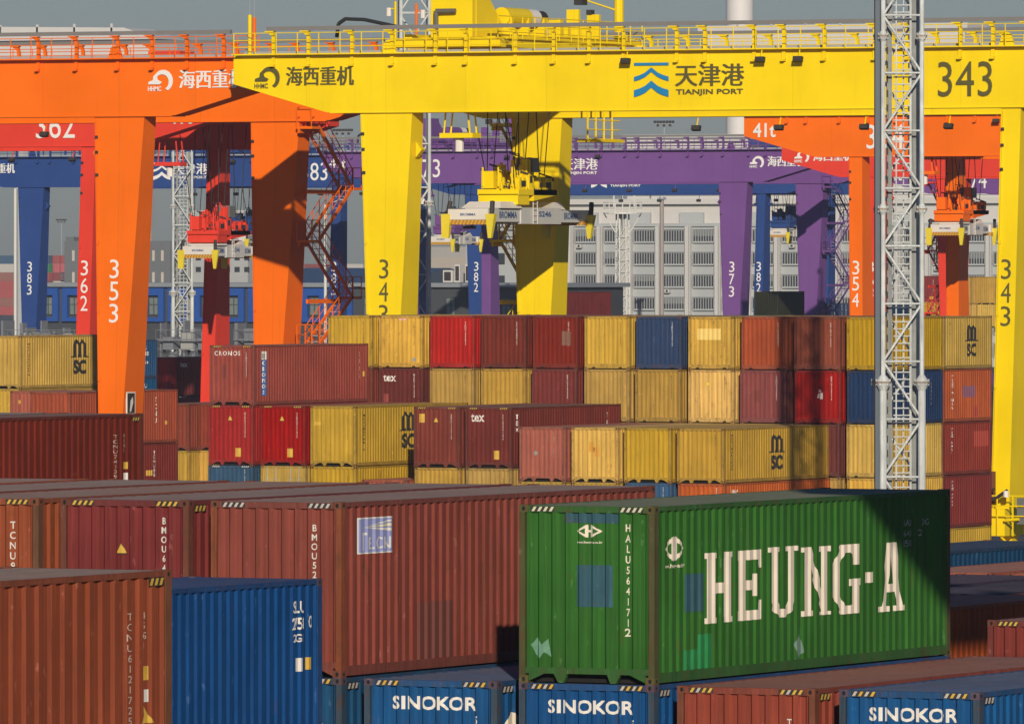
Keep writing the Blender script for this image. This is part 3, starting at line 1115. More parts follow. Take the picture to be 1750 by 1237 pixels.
def atp(u, v, z):
    d = (15.5 - z) * 15000. / (v - 451.6)
    r = (u - 875) / 15000. * d
    a = R(26.01)
    return r * math.cos(a) - d * math.sin(a), r * math.sin(a) + d * math.cos(a)


for n_, (u, col, colb) in enumerate(((323, (.26, .06, .035), YEL_C), (405, (.29, .06, .035), YEL_L))):
    x_, y_ = atp(u, 690, 7.77)
    container(x_, y_, 7.77, ST, col, ('narrow strip of a terracotta container', 'terracotta container behind the red ones')[n_] + ' above the yellow pair', rust=.3, roofdust=.4, group=GL)
    container(x_, y_, 5.18, ST, colb, ('greenish yellow container', 'pale yellow container')[n_] + ' low between the brown box and the red ones', rust=.2, group=GL)

# deeper boxes seen in gaps
GF = 'boxes further back'
x_, y_ = atp(268, 580, 10.36)
c = container(x_, y_ - 12.19, 10.36, ST, (.012, .08, .20), 'blue container side with small white lettering right of the orange leg', roofdust=.1, group=GF)
on_side(c, L, .278, [(T('SLU', 9.7, 1.9, w=1.1, h=.3, bold=.02), WHITE), (T('2943', 9.7, 1.5, w=1.3, h=.28, bold=.02), WHITE), (T('22G1', 9.8, .95, w=1.1, h=.16), WHITE)], 'lettering')
c = container(x_, y_ - 12.19, 7.77, ST, (.012, .09, .20), 'teal-blue container under the lettered blue one', roofdust=.1, group=GF)
on_side(c, L, .278, [(T('SLU', 9.7, 1.9, w=1.1, h=.3, bold=.02), WHITE), (T('1862', 9.7, 1.5, w=1.3, h=.28, bold=.02), WHITE)], 'lettering')
for n_, (u, col, lab) in enumerate(((290, CRIM, 'crimson container behind, left of the shaded tex one'), (352, (.22, .03, .028), 'maroon container lettered tex, mostly in shade, left of the red leg'))):
    x_, y_ = atp(u, 611, 8.69)
    c = container(x_, y_, 8.69, HC, col, lab, roofdust=.2, rust=.15, group=GF)
    end_code(c, auto_code(), HC, WHITE, x=.0 if n_ == 0 else .8, top=.3, length=1.7)
    if n_:
        on_end(c, [(T('tex', -.95, 2.2, w=.65, h=.34, bold=.02), WHITE)], 'lettering')
        container(x_, y_, 5.79, HC, (.20, .02, .04), 'dark crimson container under the shaded tex one', group=GF)
for u, v, z, H_, col, lab, LL in (
        (946, 499, 12.955, HC, (.20, .032, .03), 'maroon container behind the yellow rear leg, its top in shade', L),
        (1030, 499, 12.955, HC, (.20, .032, .03), '', 0),
        (1330, 498, 12.955, HC, (.018, .02, .010), 'dark olive container, deepened for shadow, behind the tall row between the purple legs', L20),  # olive lowered to near black for the shadow on this box
        (1608, 471.5, 14.2, HC, (.24, .03, .03), 'maroon container with an orange label right of the lattice tower, topmost', L20),
        (1608, 526, 11.3, HC, (.62, .38, .05), 'yellow container under the topmost maroon one', L20),
        (1660, 473, 14.2, HC, (.66, .42, .10), 'pale yellow container behind the right yellow leg, left one', L20),
        (1703, 473, 14.2, HC, (.58, .36, .08), 'ochre container behind the right yellow leg, right one', L20),
        (1660, 527, 11.3, HC, (.66, .42, .10), 'pale yellow container below the left of the topmost pair', L20),
        (1703, 527, 11.3, HC, (.60, .40, .08), 'yellow container below the right of the topmost pair', L20)):
    if not LL:
        continue
    x_, y_ = atp(u, v, z) if v > 452 and (v < 520 or z > 12) else atp(u, 471.5, 14.2)
    c = container(x_, y_, z, H_, col, lab, L=LL, roofdust=.3, rust=.15, group=GF)
    if 'orange label' in lab:
        end_code(c, auto_code(), HC, WHITE, x=.2, top=.4, length=1.3)
        warn_label(c, 0, .45, .5, .3)
x_, y_ = atp(1452, 518.5, 11.58)
c = container(x_, y_, 11.58, HC, (.015, .045, .11), 'navy container with white door bars behind the tall row', door=True, roofdust=.1, group=GF)
x_, y_ = atp(1452 + 44, 518.5, 11.58)
c = container(x_, y_, 11.58, HC, (.012, .035, .09), 'navy container with a yellow mark next to the white door bars', roofdust=.1, group=GF)
warn_label(c, -.1, 2.2, .8, .5)
x_, y_ = atp(1374, 518.5, 11.58)
c = container(x_, y_, 11.58, HC, (.10, .015, .03), 'dark wine-red container with a small white word by the purple leg', roofdust=.1, group=GF)
on_end(c, [(T('SMH', -.8, 2.2, w=.9, h=.4, bold=.03), WHITE)], 'lettering')

# ---------------------------------------------------------------- gantry cranes
def wpos(u, y=None, x=None, s=None):
    r = (u - 875) / 15000.
    a = R(26.01)
    if s is not None:
        d = 15000. / s
    elif y is not None:
        d = y / (r * math.sin(a) + math.cos(a))
    else:
        d = x / (r * math.cos(a) - math.sin(a))
    return r * d * math.cos(a) - d * math.sin(a), r * d * math.sin(a) + d * math.cos(a)


GAUGE, BASE = 34.9, 17.8
ZB, ZT = 23.35, 26.35
LOGO_BLUE = plain('logo_sea_blue', (.01, .20, .42), .5)
LET_W = plain('crane_white_lettering', (.78, .76, .72), .5, vary=.05)
LET_D = plain('crane_dark_lettering', (.10, .085, .02), .5, vary=.05)


def crane_paint(col):
    return paint(col, .12, .04, rough=.45, name='crane_paint', scale=.5, spec=.2, vary=.3, plates=4.6)


def leg_face(z):
    return .1 - .03 * (ZB - z)


def leg(name, x, hw_t, hw_b, y0, mat, parent, lean=0):
    m = MB()
    zt, zb = ZB, 3.3
    k = .03 * (zt - zb)
    m.hexa([(x + lean - hw_b, y0 + .1 - k, zb), (x + lean + hw_b, y0 + .1 - k, zb), (x + lean + hw_b, y0 + 1.4 + k, zb), (x + lean - hw_b, y0 + 1.4 + k, zb),
            (x - hw_t, y0 + .1, zt), (x + hw_t, y0 + .1, zt), (x + hw_t, y0 + 1.4, zt), (x - hw_t, y0 + 1.4, zt)], mat)
    b = m   # bolts and access covers
    for z in (22.0, 19.6, 15.9, 9.0):
        for s in (-.6, .6):
            w = hw_t - (hw_t - hw_b) * (zt - z) / (zt - zb)
            yy = y0 + leg_face(z) - .02
            b.box((x + lean * (zt - z) / 20 + s * w - .06, yy, z), (x + lean * (zt - z) / 20 + s * w + .06, yy + .06, z + .12), mat)
    w = hw_t - (hw_t - hw_b) * 3 / (zt - zb)
    # conduit and junction boxes up the front edge
    ed = x - hw_t + .12
    m.tube((ed, y0 + .06, zt - .2), (x + lean - hw_b + .12, y0 + .06 - k, zb + .5), .035, mat, 5)
    for q in (.06, .1, .16, .34, .52, .7):
        z = zt - q * (zt - zb)
        xx = ed + (x + lean - hw_b + .12 - ed) * q
        m.box((xx - .07, y0 + leg_face(z) - .1, z), (xx + .07, y0 + leg_face(z), z + .16), BLK if q < .2 else mat)
    return m.build(name, parent)


def flat(polys, y, mat, name, parent, f=None, stack=False):
    m = MB()
    for i, p in enumerate(polys):
        m.face([(a, (f(b) if f else y) - (.0006 * i if stack else 0), b) for a, b in p], mat)
    return m.build(name, parent)


def arc(cx, cz, ro, ri, t0, t1, n=14, ox=0, oz=0):
    out = []
    for k in range(n):
        a, b = [math.radians(t0 + (t1 - t0) * q / n) for q in (k, k + 1)]
        out.append([(cx + ro * math.cos(a), cz + ro * math.sin(a)), (cx + ro * math.cos(b), cz + ro * math.sin(b)),
                    (cx + ox + ri * math.cos(b), cz + oz + ri * math.sin(b)), (cx + ox + ri * math.cos(a), cz + oz + ri * math.sin(a))])
    return out


def chevron_logo(x, z, w, h, n=3):
    P = [[(x, z + h * .92), (x + w, z + h * .92), (x + w, z + h), (x, z + h)]]
    for base, t in ((.47, .13), (.02, .2)):
        b = z + base * h
        for s in (0, 1):
            pts = [(0, 0), (.16, .045), (.32, .12), (.5, .27)]
            top = [(a, c + t) for a, c in pts]
            for (p, q), (p2, q2) in zip(zip(pts, top), list(zip(pts, top))[1:]):
                poly = [p, p2, q2, q]
                P.append([(x + (a if s == 0 else 1 - a) * w, b + c * h) for a, c in (poly if s == 0 else poly[::-1])])
    return P


def hook_mesh(mat):
    m = MB()
    m.box((-.09, -.12, -.55), (.09, 0, .12), mat)
    m.box((-.09, -.32, -.62), (.09, 0, -.5), mat)
    m.box((-.09, -.10, .12), (.09, .06, .95), mat)
    m.hexa([(-.07, -.10, .95), (.07, -.10, .95), (.07, .06, .95), (-.07, .06, .95), (-.35, -.14, 1.18), (.0, -.14, 1.18), (.0, .06, 1.18), (-.35, .06, 1.18)], mat)
    m.box((-.45, -.2, 1.18), (.05, .1, 1.24), mat)
    return m.mesh('conduit_bracket')


LOWCOL = {}


def crane(cname, colour, xw, sgn, yf, num, group_label, tx=None, sz=17.6, trolley=True, dark_text=False, detail=2, cat='gantry crane', spread=True, wlean=0):
    mat = crane_paint(colour)
    t = thing('gantry_crane', group_label, cat, (xw, yf, 0), 0, 'rail-mounted gantry cranes')
    X = lambda x: sgn * x

    def rng(a, b):
        return (min(X(a), X(b)), max(X(a), X(b)))
    poly = [(-8.85, 24.85), (-3.4, ZB), (GAUGE + 3.4, ZB), (GAUGE + 8.85, 24.85), (GAUGE + 8.85, ZT), (-8.85, ZT)]
    if sgn < 0:
        poly = [(-a, b) for a, b in poly][::-1]
    LT = LET_D if dark_text else LET_W
    for fr in (0, 1):
        y0 = fr * BASE
        m = MB()
        m.prism(poly, y0, y0 + 1.5, mat)
        a, b = rng(-8.95, GAUGE + 8.95)
        m.box((a, y0 - .06, ZT), (b, y0 + 1.56, ZT + .06), mat)     # top flange
        a, b = rng(-3.2, GAUGE + 3.2)
        m.box((a, y0 - .05, ZB - .05), (b, y0 + 1.55, ZB), mat)
        gd = m.build('girder', t)
        # handrail and walkway outside each girder
        hy = -.45 if fr == 0 else y0 + 1.95
        r = MB()
        n = 42
        for k in range(n + 1):
            x = -8.6 + (GAUGE + 17.2) * k / n
            r.tube((X(x), hy, ZT), (X(x), hy, ZT + 1.12), .028, mat, 5)
        for z in (.4, .75, 1.12):
            a, b = X(-8.6), X(GAUGE + 8.6)
            r.tube((a, hy, ZT + z), (b, hy, ZT + z), .024, mat, 5)
        r.build('handrail', t)
        w = MB()
        a, b = rng(-8.6, GAUGE + 8.6)
        w.box((a, min(hy, y0 - .06 if fr == 0 else y0 + 1.56), ZT - .02), (b, max(hy, y0 - .06 if fr == 0 else y0 + 1.56), ZT + .03), mat)
        w.build('walkway', t)
        # trolley rail
        w = MB()
        w.box((a, y0 + .7, ZT + .06), (b, y0 + .8, ZT + .2), STEEL)
        w.build('rail', gd)
        # lifting lugs
        for x in (.2, GAUGE - .2):
            lg = MB()
            cxx = X(x)
            pts = [(cxx - .42, ZT + .06), (cxx + .42, ZT + .06)] + [(cxx + .3 * math.cos(q), ZT + .42 + .3 * math.sin(q)) for q in [k * math.pi / 6 for k in range(7)]]
            lg.prism(pts, y0 - .02, y0 + .1, mat)
            lg.build('lifting_lug', gd)
    # conduit beam carried on brackets in front
    hm = hook_mesh(mat)
    nb = 22
    for k in range(nb):
        x = -6.2 + (GAUGE + 12) * k / (nb - 1) + random.uniform(-.5, .5)
        link('conduit_bracket', hm, t, (X(x), 0, ZT))
    for k in range(nb):
        x = -6.2 + (GAUGE + 12) * k / (nb - 1) + random.uniform(-.5, .5)
        link('conduit_bracket', hm, t, (X(x), BASE, ZT))
    for q in (0, BASE):
        m = MB()
        a, b = rng(-6.8, GAUGE + 8)
        m.box((a, q - .25, ZT + 1.26), (b, q - .02, ZT + 1.46), plain('conduit_grey', (.19, .18, .17), .6))
        m.build('cable_conduit', t)
    # festoon cable hanging in loops between the girders
    m = MB()
    x = 6.0
    while x < GAUGE + 6:
        pts = [(X(x + 1.1 * k / 6), BASE - .5, ZT + .35 - .5 * math.sin(math.pi * k / 6)) for k in range(7)]
        for p, q in zip(pts, pts[1:]):
            m.tube(p, q, .03, mat if detail > 1 else BLK, 4)
        x += 1.1
    m.tube((X(6), BASE - .5, ZT + .42), (X(GAUGE + 6), BASE - .5, ZT + .42), .05, mat, 5)
    m.build('festoon_cable', t)
    # end ties between the two girders
    for x in (0.0 if detail < 0 else -8.3, GAUGE + 8.3):  # the unseen crane's tie sits inboard so its shade misses the boxes
        m = MB()
        a, b = rng(x - .35, x + .35)
        m.box((a, 1.5, 25.0), (b, BASE, 26.2), mat)
        m.build('end_tie', t)
    # legs, sills and bogies
    for fr in (0, 1):
        y0 = fr * BASE
        leg('leg', 0, 1.5, .53, y0, mat, t, lean=wlean)
        leg('leg', X(GAUGE), .53, .50, y0, mat, t, lean=-.35 * sgn)
    for x, hw, ln in ((0, .6, wlean * sgn), (GAUGE, .55, -.35)):
        m = MB()
        a, b = sorted((X(x) + ln * sgn - hw, X(x) + ln * sgn + hw))
        m.box((a, -1.2, 2.0), (b, BASE + 2.7, 3.35), mat)
        m.build('sill_beam', t)
        for yb in (0.7, BASE + .7):
            m = MB()
            m.box((a + .1, yb - 2.0, .95), (b - .1, yb + 2.0, 1.45), mat)
            m.box((a + .25, yb - .4, 1.45), (b - .25, yb + .4, 2.0), mat)
            bo = m.build('bogie', t)
            w = MB()
            for dy in (-1.5, -.5, .5, 1.5):
                w.tube(((a + b) / 2 - .25, yb + dy, .5), ((a + b) / 2 + .25, yb + dy, .5), .42, BLACK, 14)
            w.build('wheel', bo)
    # numbers down the two front legs
    if num:
        for x, ln in ((0, wlean * .45), (GAUGE, -.35 * sgn * .45)):
            for i, chh in enumerate(num):
                z = 14.75 - 1.17 * i
                x0 = X(x) + ln - .28
                flat(T(chh, x0, z, w=.54, h=1.0, bold=.0), 0, LT, 'lettering', t, lambda q: leg_face(q) - .012)
        a, b = rng(31.0, 33.95)
        flat(T(num, a, 23.86, w=b - a, h=1.76, bold=0.0), -.062, LT, 'lettering', t)
    a, b = rng(41.0, 43.0)
    flat(T('41t', a, 24.75, w=b - a - .2, h=1.05, bold=.02), -.062, LT, 'lettering', t)
    a, b = rng(14.2, 20.3)
    flat(chevron_logo(a, 23.95, 1.95, 1.78), -.062, LOGO_BLUE if dark_text else LET_W, 'logo', t, stack=True)
    for q in (0, 1, 2):
        flat(T('天津港', a + 2.3 + .035 * q, 24.52, w=3.8, h=1.12), -.062 - .003 * q, LT, 'lettering', t)
    flat(T('TIANJIN PORT', a + 2.35, 24.03, w=3.75, h=.34, bold=.03), -.062, LT, 'lettering', t)
    a, b = rng(-7.6, -1.8)
    flat(arc(a + .92, 25.17, .58, .40, -62, 190, 16, -.07, -.06) + [[(a + .02, 24.98), (a + .72, 24.98), (a + .85, 25.1), (a + .6, 25.22), (a + .5, 25.55), (a + .33, 25.42), (a + .3, 25.2), (a + .05, 25.12)]], -.062, LT, 'logo', t, stack=True)
    flat(T('HHMC', a, 24.62, w=.8, h=.26, bold=.03), -.062, LT, 'lettering', t)
    for q in (0, 1, 2):
        flat(T('海西重机', a + 1.85 + .035 * q, 24.75, w=3.9, h=.98), -.062 - .003 * q, LT, 'lettering', t)
    # lamps under the rear girder and clutter on the legs
    for x, yy, zz in [(q, BASE - .2, ZB - .62) for q in (9.5, 14.3, 19.2, 24, 28.8)] + [(GAUGE * q, -.6, ZT - .5) for q in (.40, .615, .675)]:
        f = MB()
        f.tube((X(x), yy + .1, zz), (X(x), yy + .3, zz + .5), .035, mat, 5)
        f.hexa([(X(x) - .24, yy - .12, zz - .12), (X(x) + .24, yy - .12, zz - .12), (X(x) + .24, yy + .12, zz - .2), (X(x) - .24, yy + .12, zz - .2),
                (X(x) - .24, yy - .04, zz + .12), (X(x) + .24, yy - .04, zz + .12), (X(x) + .24, yy + .2, zz + .08), (X(x) - .24, yy + .2, zz + .08)], BLK)
        f.build('floodlight', t)
    # signal and camera posts on the beam end
    f = MB()
    f.tube((X(-8.0), .2, ZT), (X(-8.0), .2, ZT + 2.1), .1, mat, 8)
    f.tube((X(-8.0), .2, ZT + 2.1), (X(-8.0), .2, ZT + 3.4), .02, STEEL, 5)
    f.build('signal_post', t)
    f = MB()
    f.tube((X(-8.55), BASE + .3, ZT), (X(-8.55), BASE + .3, ZT + 3.3), .07, mat, 8)
    f.tube((X(-8.55), BASE + .3, ZT + 2.9), (X(-8.95), BASE + .3, ZT + 2.9), .04, mat, 5)
    f.tube((X(-8.95), BASE + .3, ZT + 2.95), (X(-8.95), BASE + .3, ZT + 2.5), .14, WHITE, 8)
    f.build('camera_post', t)
    f = MB()
    f.prism([(X(1.5) * 1.0, 21.8), (X(1.5) + .35 * (1 if sgn > 0 else -1), 21.4), (X(1.5), 21.0)][::sgn], .5, .9, mat)
    f.build('pad_eye', t)
    # stairs zigzag beside the rear wide leg (outer side)
    o = -1
    st = thing_part('stairs', t)
    xa, xb = sorted((X(-2.45), X(-1.65)))
    ya, yb = BASE + .6, BASE + 4.6
    zs = [3.4, 5.6, 8.4, 11.1, 13.7, 16.8, 19.7, 23.0]
    for i in range(len(zs) - 1):
        z0, z1 = zs[i], zs[i + 1]
        p0, p1 = ((ya, yb) if i % 2 == 1 else (yb, ya))
        m = MB()
        for xx in (xa, xb):
            m.hexa([(xx - .04, p0, z0 - .12), (xx + .04, p0, z0 - .12), (xx + .04, p0, z0 + .12), (xx - .04, p0, z0 + .12),
                    (xx - .04, p1, z1 - .12), (xx + .04, p1, z1 - .12), (xx + .04, p1, z1 + .12), (xx - .04, p1, z1 + .12)], mat)
            m.tube((xx, p0, z0 + 1.05), (xx, p1, z1 + 1.05), .03, mat, 5)
            m.tube((xx, p0, z0 + .55), (xx, p1, z1 + .55), .02, mat, 5)
            for q in range(6):
                k = q / 5
                yy, zz = p0 + (p1 - p0) * k, z0 + (z1 - z0) * k
                m.tube((xx, yy, zz), (xx, yy, zz + 1.05), .025, mat, 5)
        n = int((z1 - z0) / .3)
        for q in range(n):
            k = (q + .5) / n
            yy, zz = p0 + (p1 - p0) * k, z0 + (z1 - z0) * k
            m.box((xa, yy - .12, zz - .02), (xb, yy + .12, zz + .02), STEEL if detail > 1 else mat)
        m.build('stair_flight', st)
        # landing
        e = p1
        dy = 1.0 if e > ya + 1 else -1.0
        m = MB()
        a1, b1 = sorted((e, e + dy))
        m.box((xa - .1, a1, z1 - .12), (xb + .1, b1, z1 + .02), mat)
        m.box((xa, min(ya, a1), z1 - .35), (xa + .12, max(a1, ya), z1 - .12), mat)
        for xx in (xa - .05, xb + .05):
            for yy in (a1, b1):
                m.tube((xx, yy, z1), (xx, yy, z1 + 1.1), .03, mat, 5)
            for h in (.55, 1.1):
                m.tube((xx, a1, z1 + h), (xx, b1, z1 + h), .025, mat, 5)
        m.tube((xa, b1 if dy > 0 else a1, z1 + 1.1), (xb, b1 if dy > 0 else a1, z1 + 1.1), .025, mat, 5)
        m.build('landing', st)
    if trolley:
        add_trolley(t, X, sgn, mat, colour, tx, sz, detail, spread, num != '343')
    return t


def thing_part(name, parent):
    o = bpy.data.objects.new(name, None)
    o.empty_display_size = .2
    C.objects.link(o)
    o.parent = parent
    return o


def add_trolley(t, X, sgn, mat, colour, tx, sz, detail, spread, short=True):
    """tx: local x (already signed) of the spreader's left edge; sz: z of the spreader underside"""
    cx_ = tx + 1.22
    tr = thing_part('trolley', t)
    m = MB()
    for y in (1.0, BASE + .5):
        m.box((cx_ - 3.0, y - .35, ZT + .3), (cx_ + 3.0, y + .35, ZT + .75), mat)
    for x in (cx_ - 2.6, cx_ + 2.2):
        m.box((x, .8, ZT + .32), (x + .45, BASE + .7, ZT + 1.0), mat)
    m.box((cx_ - 2.8, 2.0, ZT + .75), (cx_ + 2.8, BASE - .5, ZT + .85), mat)
    m.build('trolley_frame', tr)
    m = MB()
    m.box((cx_ - 1.45, 1.6, ZT + .85), (cx_ + .95, 3.6, ZT + 3.25), mat)
    m.box((cx_ + .93, 2.0, ZT + .9), (cx_ + .98, 2.8, ZT + 2.8), mat)
    m.hexa([(cx_ - .4, 3.6, ZT + .85), (cx_ + .9, 3.6, ZT + .85), (cx_ + .9, 5.4, ZT + .85), (cx_ - .4, 5.4, ZT + .85), (cx_ - .4, 3.6, ZT + 3.0), (cx_ + .9, 3.6, ZT + 3.0), (cx_ + .9, 5.2, ZT + 1.6), (cx_ - .4, 5.2, ZT + 1.6)], mat)
    m.build('machine_house', tr)
    m = MB()
    m.tube((cx_ - 1.0, 1.3, ZT + .9), (cx_ - 1.0, 1.3, ZT + 2.2), .13, plain('duct_grey', (.12, .11, .09), .5), 8)
    m.tube((cx_ - 1.0, 1.3, ZT + 2.2), (cx_ + .1, 1.35, ZT + 2.2), .13, plain('duct_grey', (.12, .11, .09), .5), 8)
    m.build('duct', tr)
    m = MB()
    pts = [(cx_ - 6.6, 1.0, ZT + .9), (cx_ - 6.5, 1.0, ZT + 1.6), (cx_ - 6.1, 1.0, ZT + 1.85), (cx_ - 5.0, 1.0, ZT + 1.8), (cx_ - 2.8, 1.0, ZT + 1.35)]
    for p, q in zip(pts, pts[1:]):
        m.tube(p, q, .10, RUBBER, 8)
    m.build('power_cable', tr)
    m = MB()
    zc = ZT + 2.0
    m.tube((cx_ + .8, 5.3, zc), (cx_ + .8, 8.1, zc), .48, mat, 16)
    m.tube((cx_ + .8, 8.1, zc), (cx_ + .8, 9.2, zc), .46, WHITE, 16)
    m.tube((cx_ + .8, 9.2, zc), (cx_ + .8, 10.1, zc), .4, BLK, 16)
    for y in (5.5, 7.5, 9.4):
        m.box((cx_ + .3, y, ZT + .85), (cx_ + 1.3, y + .2, zc), mat)
    m.build('hoist_drum', tr)
    m = MB()
    for y, h, w in ((10.7, 1.1, .4), (11.6, .8, .5), (12.9, 1.7, .22), (13.8, .9, .3), (15.4, 1.5, .22)):
        m = MB()
        m.box((cx_ + .9, y, ZT + .85), (cx_ + 1.6, y + w, ZT + .85 + h), mat)
        if y == 15.4:
            m.box((cx_ + .9, 15.3, ZT + 2.35), (cx_ + 1.2, 15.7, ZT + 2.6), BLK)
        m.build('cabinet', tr)
    m = MB()
    m.tube((cx_ + 1.4, 18.3, ZT + .4), (cx_ + 1.4, 18.3, ZT + 3.65), .26, mat, 10)
    m.tube((cx_ + 1.4, 18.3, ZT + 2.6), (cx_ - .2, 16.6, ZT + 3.3), .05, mat, 5)
    m.box((cx_ - .3, 16.3, ZT + 2.9), (cx_ + .2, 16.9, ZT + 3.4), BLK)
    m.build('mast', tr)
    m = MB()
    for k in range(13):
        y = .6 + k * 1.45
        m.tube((cx_ + 2.9, y, ZT + .75), (cx_ + 2.9, y, ZT + 1.9), .03, mat, 5)
    for z in (1.1, 1.5, 1.9):
        m.tube((cx_ + 2.9, .6, ZT + z), (cx_ + 2.9, 18.2, ZT + z), .028, mat, 5)
    m.build('handrail', tr)
    if detail < 0:
        return
    # hanging platforms
    m = MB()
    m.box((cx_ - .6, .9, 22.0), (cx_ + 1.3, 1.9, 22.25), mat)
    for x in (cx_ - .4, cx_ + 1.1):
        for y in (1.0, 1.8):
            m.tube((x, y, 22.2), (x * .8 + (cx_ + .35) * .2, y, ZB + .3), .05, mat, 5)
    m.tube((cx_ + .3, 1.4, 21.3), (cx_ + .3, 1.4, 22.0), .22, WHITE, 8)
    m.build('service_platform', tr)
    m = MB()
    for y in (13.6, 14.6, 15.6, 16.6):
        m.tube((cx_ + 1.8, y, ZB - 1.3), (cx_ + 1.8, y, ZT), .05, mat, 5)
    for z in (22.1, 22.6, 23.1):
        m.tube((cx_ + 1.8, 13.6, z), (cx_ + 1.8, 17.6, z), .035, mat, 5)
    m.box((cx_ + .8, 14.4, 21.95), (cx_ + 1.9, 18.0, 22.1), mat)
    m.build('service_platform', tr)
    if not spread:
        return
    # ropes
    hz = sz + 2.6
    m = MB()
    for xx in (cx_ - .9, cx_ + .9):
        for ya, yb in ((4.2, 6.9), (7.2, 7.1), (8.9, 7.8), (8.9, 9.6), (11.4, 10.2)):
            m.tube((xx, ya, ZT + .3), (xx, yb, hz), .028, RUBBER, 5)
    m.build('hoist_rope', tr)
    # headblock
    m = MB()
    G = plain('machinery_grey', (.13, .14, .14), .5)
    m.box((cx_ - 1.15, 5.0, sz + 1.05), (cx_ + 1.15, 7.4, sz + 1.6), mat)
    m.box((cx_ - 1.2, 5.0, sz + 1.55), (cx_ + 1.2, 13.2, sz + 1.85), mat)
    m.hexa([(cx_ - 1.2, 8.2, sz + 1.25), (cx_ + 1.2, 8.2, sz + 1.25), (cx_ + 1.2, 13.4, sz + 1.6), (cx_ - 1.2, 13.4, sz + 1.6),
            (cx_ - 1.2, 8.2, sz + 1.85), (cx_ + 1.2, 8.2, sz + 1.85), (cx_ + 1.2, 13.4, sz + 1.85), (cx_ - 1.2, 13.4, sz + 1.85)], mat)
    rr = random.Random(3)
    for k in range(46):
        y = 5.1 + k * .172
        env = 1.7 if 6.6 < y < 9.6 else (1.15 if 5.6 < y < 11 else .7)
        top = sz + 1.9 + env * rr.uniform(.3, 1)
        x = cx_ + rr.uniform(-1.0, 1.05)
        w_ = rr.uniform(.04, .2)
        m.box((x - w_, y, sz + 1.8), (x + .1, y + rr.uniform(.08, .3), top), mat)
        if k % 3 == 0:
            m.tube((x, y, top), (x + rr.uniform(-.6, .6), y + rr.uniform(-.6, .6), sz + 1.9), .05, mat, 5)
    for k in range(60):
        y = rr.uniform(5.1, 13.2)
        env = 1.9 if 6.6 < y < 10.5 else 1.2
        z = sz + 1.9 + rr.uniform(0, env)
        x = cx_ + rr.uniform(-1.1, 1.15)
        q = rr.random()
        if q < .4:
            m.tube((x, y, sz + 1.85), (x + rr.uniform(-.2, .2), y + rr.uniform(-.5, .5), z), rr.uniform(.03, .07), mat, 5)
        elif q < .7:
            m.tube((x, y - .4, z), (x, y + .5, z), rr.uniform(.03, .06), mat, 5)
        else:
            m.tube((x - .3, y, z), (x + .3, y + .3, z - .2), rr.uniform(.025, .05), BLK, 5)
    for y in (5.6, 6.4, 8.1, 9.7, 11.2, 12.4):
        m.tube((cx_ + .9, y, sz + 2.15), (cx_ + 1.15, y, sz + 2.15), .33, mat, 14)
    m.box((cx_ - 1.0, 5.1, sz + 1.9), (cx_ - .3, 6.3, sz + 2.8), mat)
    for x in (-.9, .0, .8):
        m.tube((cx_ + x, 5.0, sz + 2.0), (cx_ + x, 5.0, sz + 3.0), .05, mat, 5)
    hb = m.build('headblock', tr)
    hb.scale = (1, .56, 1)
    hb.location = (0, 3.75, 0)
    m = MB()
    m.box((cx_ + .3, 7.9, sz + 2.75), (cx_ + 1.2, 9.3, sz + 3.5), G)
    m.build('control_box', hb)
    for y, z, w_, h_ in ((5.7, 2.0, .9, .3), (11.0, 1.95, 1.0, .28), (7.6, 2.2, .4, .35), (9.6, 1.95, .5, .25), (12.3, 2.3, .3, .2)):
        m = MB()
        m.box((cx_ + .5, y, sz + z), (cx_ + 1.18, y + w_, sz + z + h_), BLK)
        m.build('rope_sheave_guard', hb)
    # spreader
    SW = plain('spreader_white', (.66, .62, .56), .5)
    SG = plain('spreader_grey', (.54, .53, .50), .5)
    sp = thing_part('spreader', tr)
    m = MB()
    m.box((cx_ - .75, 4.2, sz + .15), (cx_ + .95, 7.2, sz + .85), SG)
    m.box((cx_ - .8, 7.2, sz + .05), (cx_ + 1.02, 12.0, sz + .9), SG)
    m.box((cx_ - .75, 12.0, sz + .15), (cx_ + .95, 14.6, sz + .78), SG)
    m.build('main_beam', sp)
    m = MB()
    m.hexa([(cx_ - 1.2, 4.6, sz + .86), (cx_ + 1.1, 4.6, sz + .86), (cx_ + 1.1, 7.2, sz + .86), (cx_ - 1.2, 7.2, sz + .86),
            (cx_ - .9, 5.0, sz + 1.2), (cx_ + .9, 5.0, sz + 1.2), (cx_ + .9, 7.0, sz + 1.2), (cx_ - .9, 7.0, sz + 1.2)], SW)
    m.hexa([(cx_ - .9, 10.6, sz + .9), (cx_ + 1.0, 10.6, sz + .9), (cx_ + 1.0, 12.6, sz + .8), (cx_ - .9, 12.6, sz + .8),
            (cx_ - .6, 11.6, sz + 1.2), (cx_ + .8, 11.6, sz + 1.2), (cx_ + .8, 12.3, sz + 1.2), (cx_ - .6, 12.3, sz + 1.2)], SW)
    m.build('pedestal', sp)
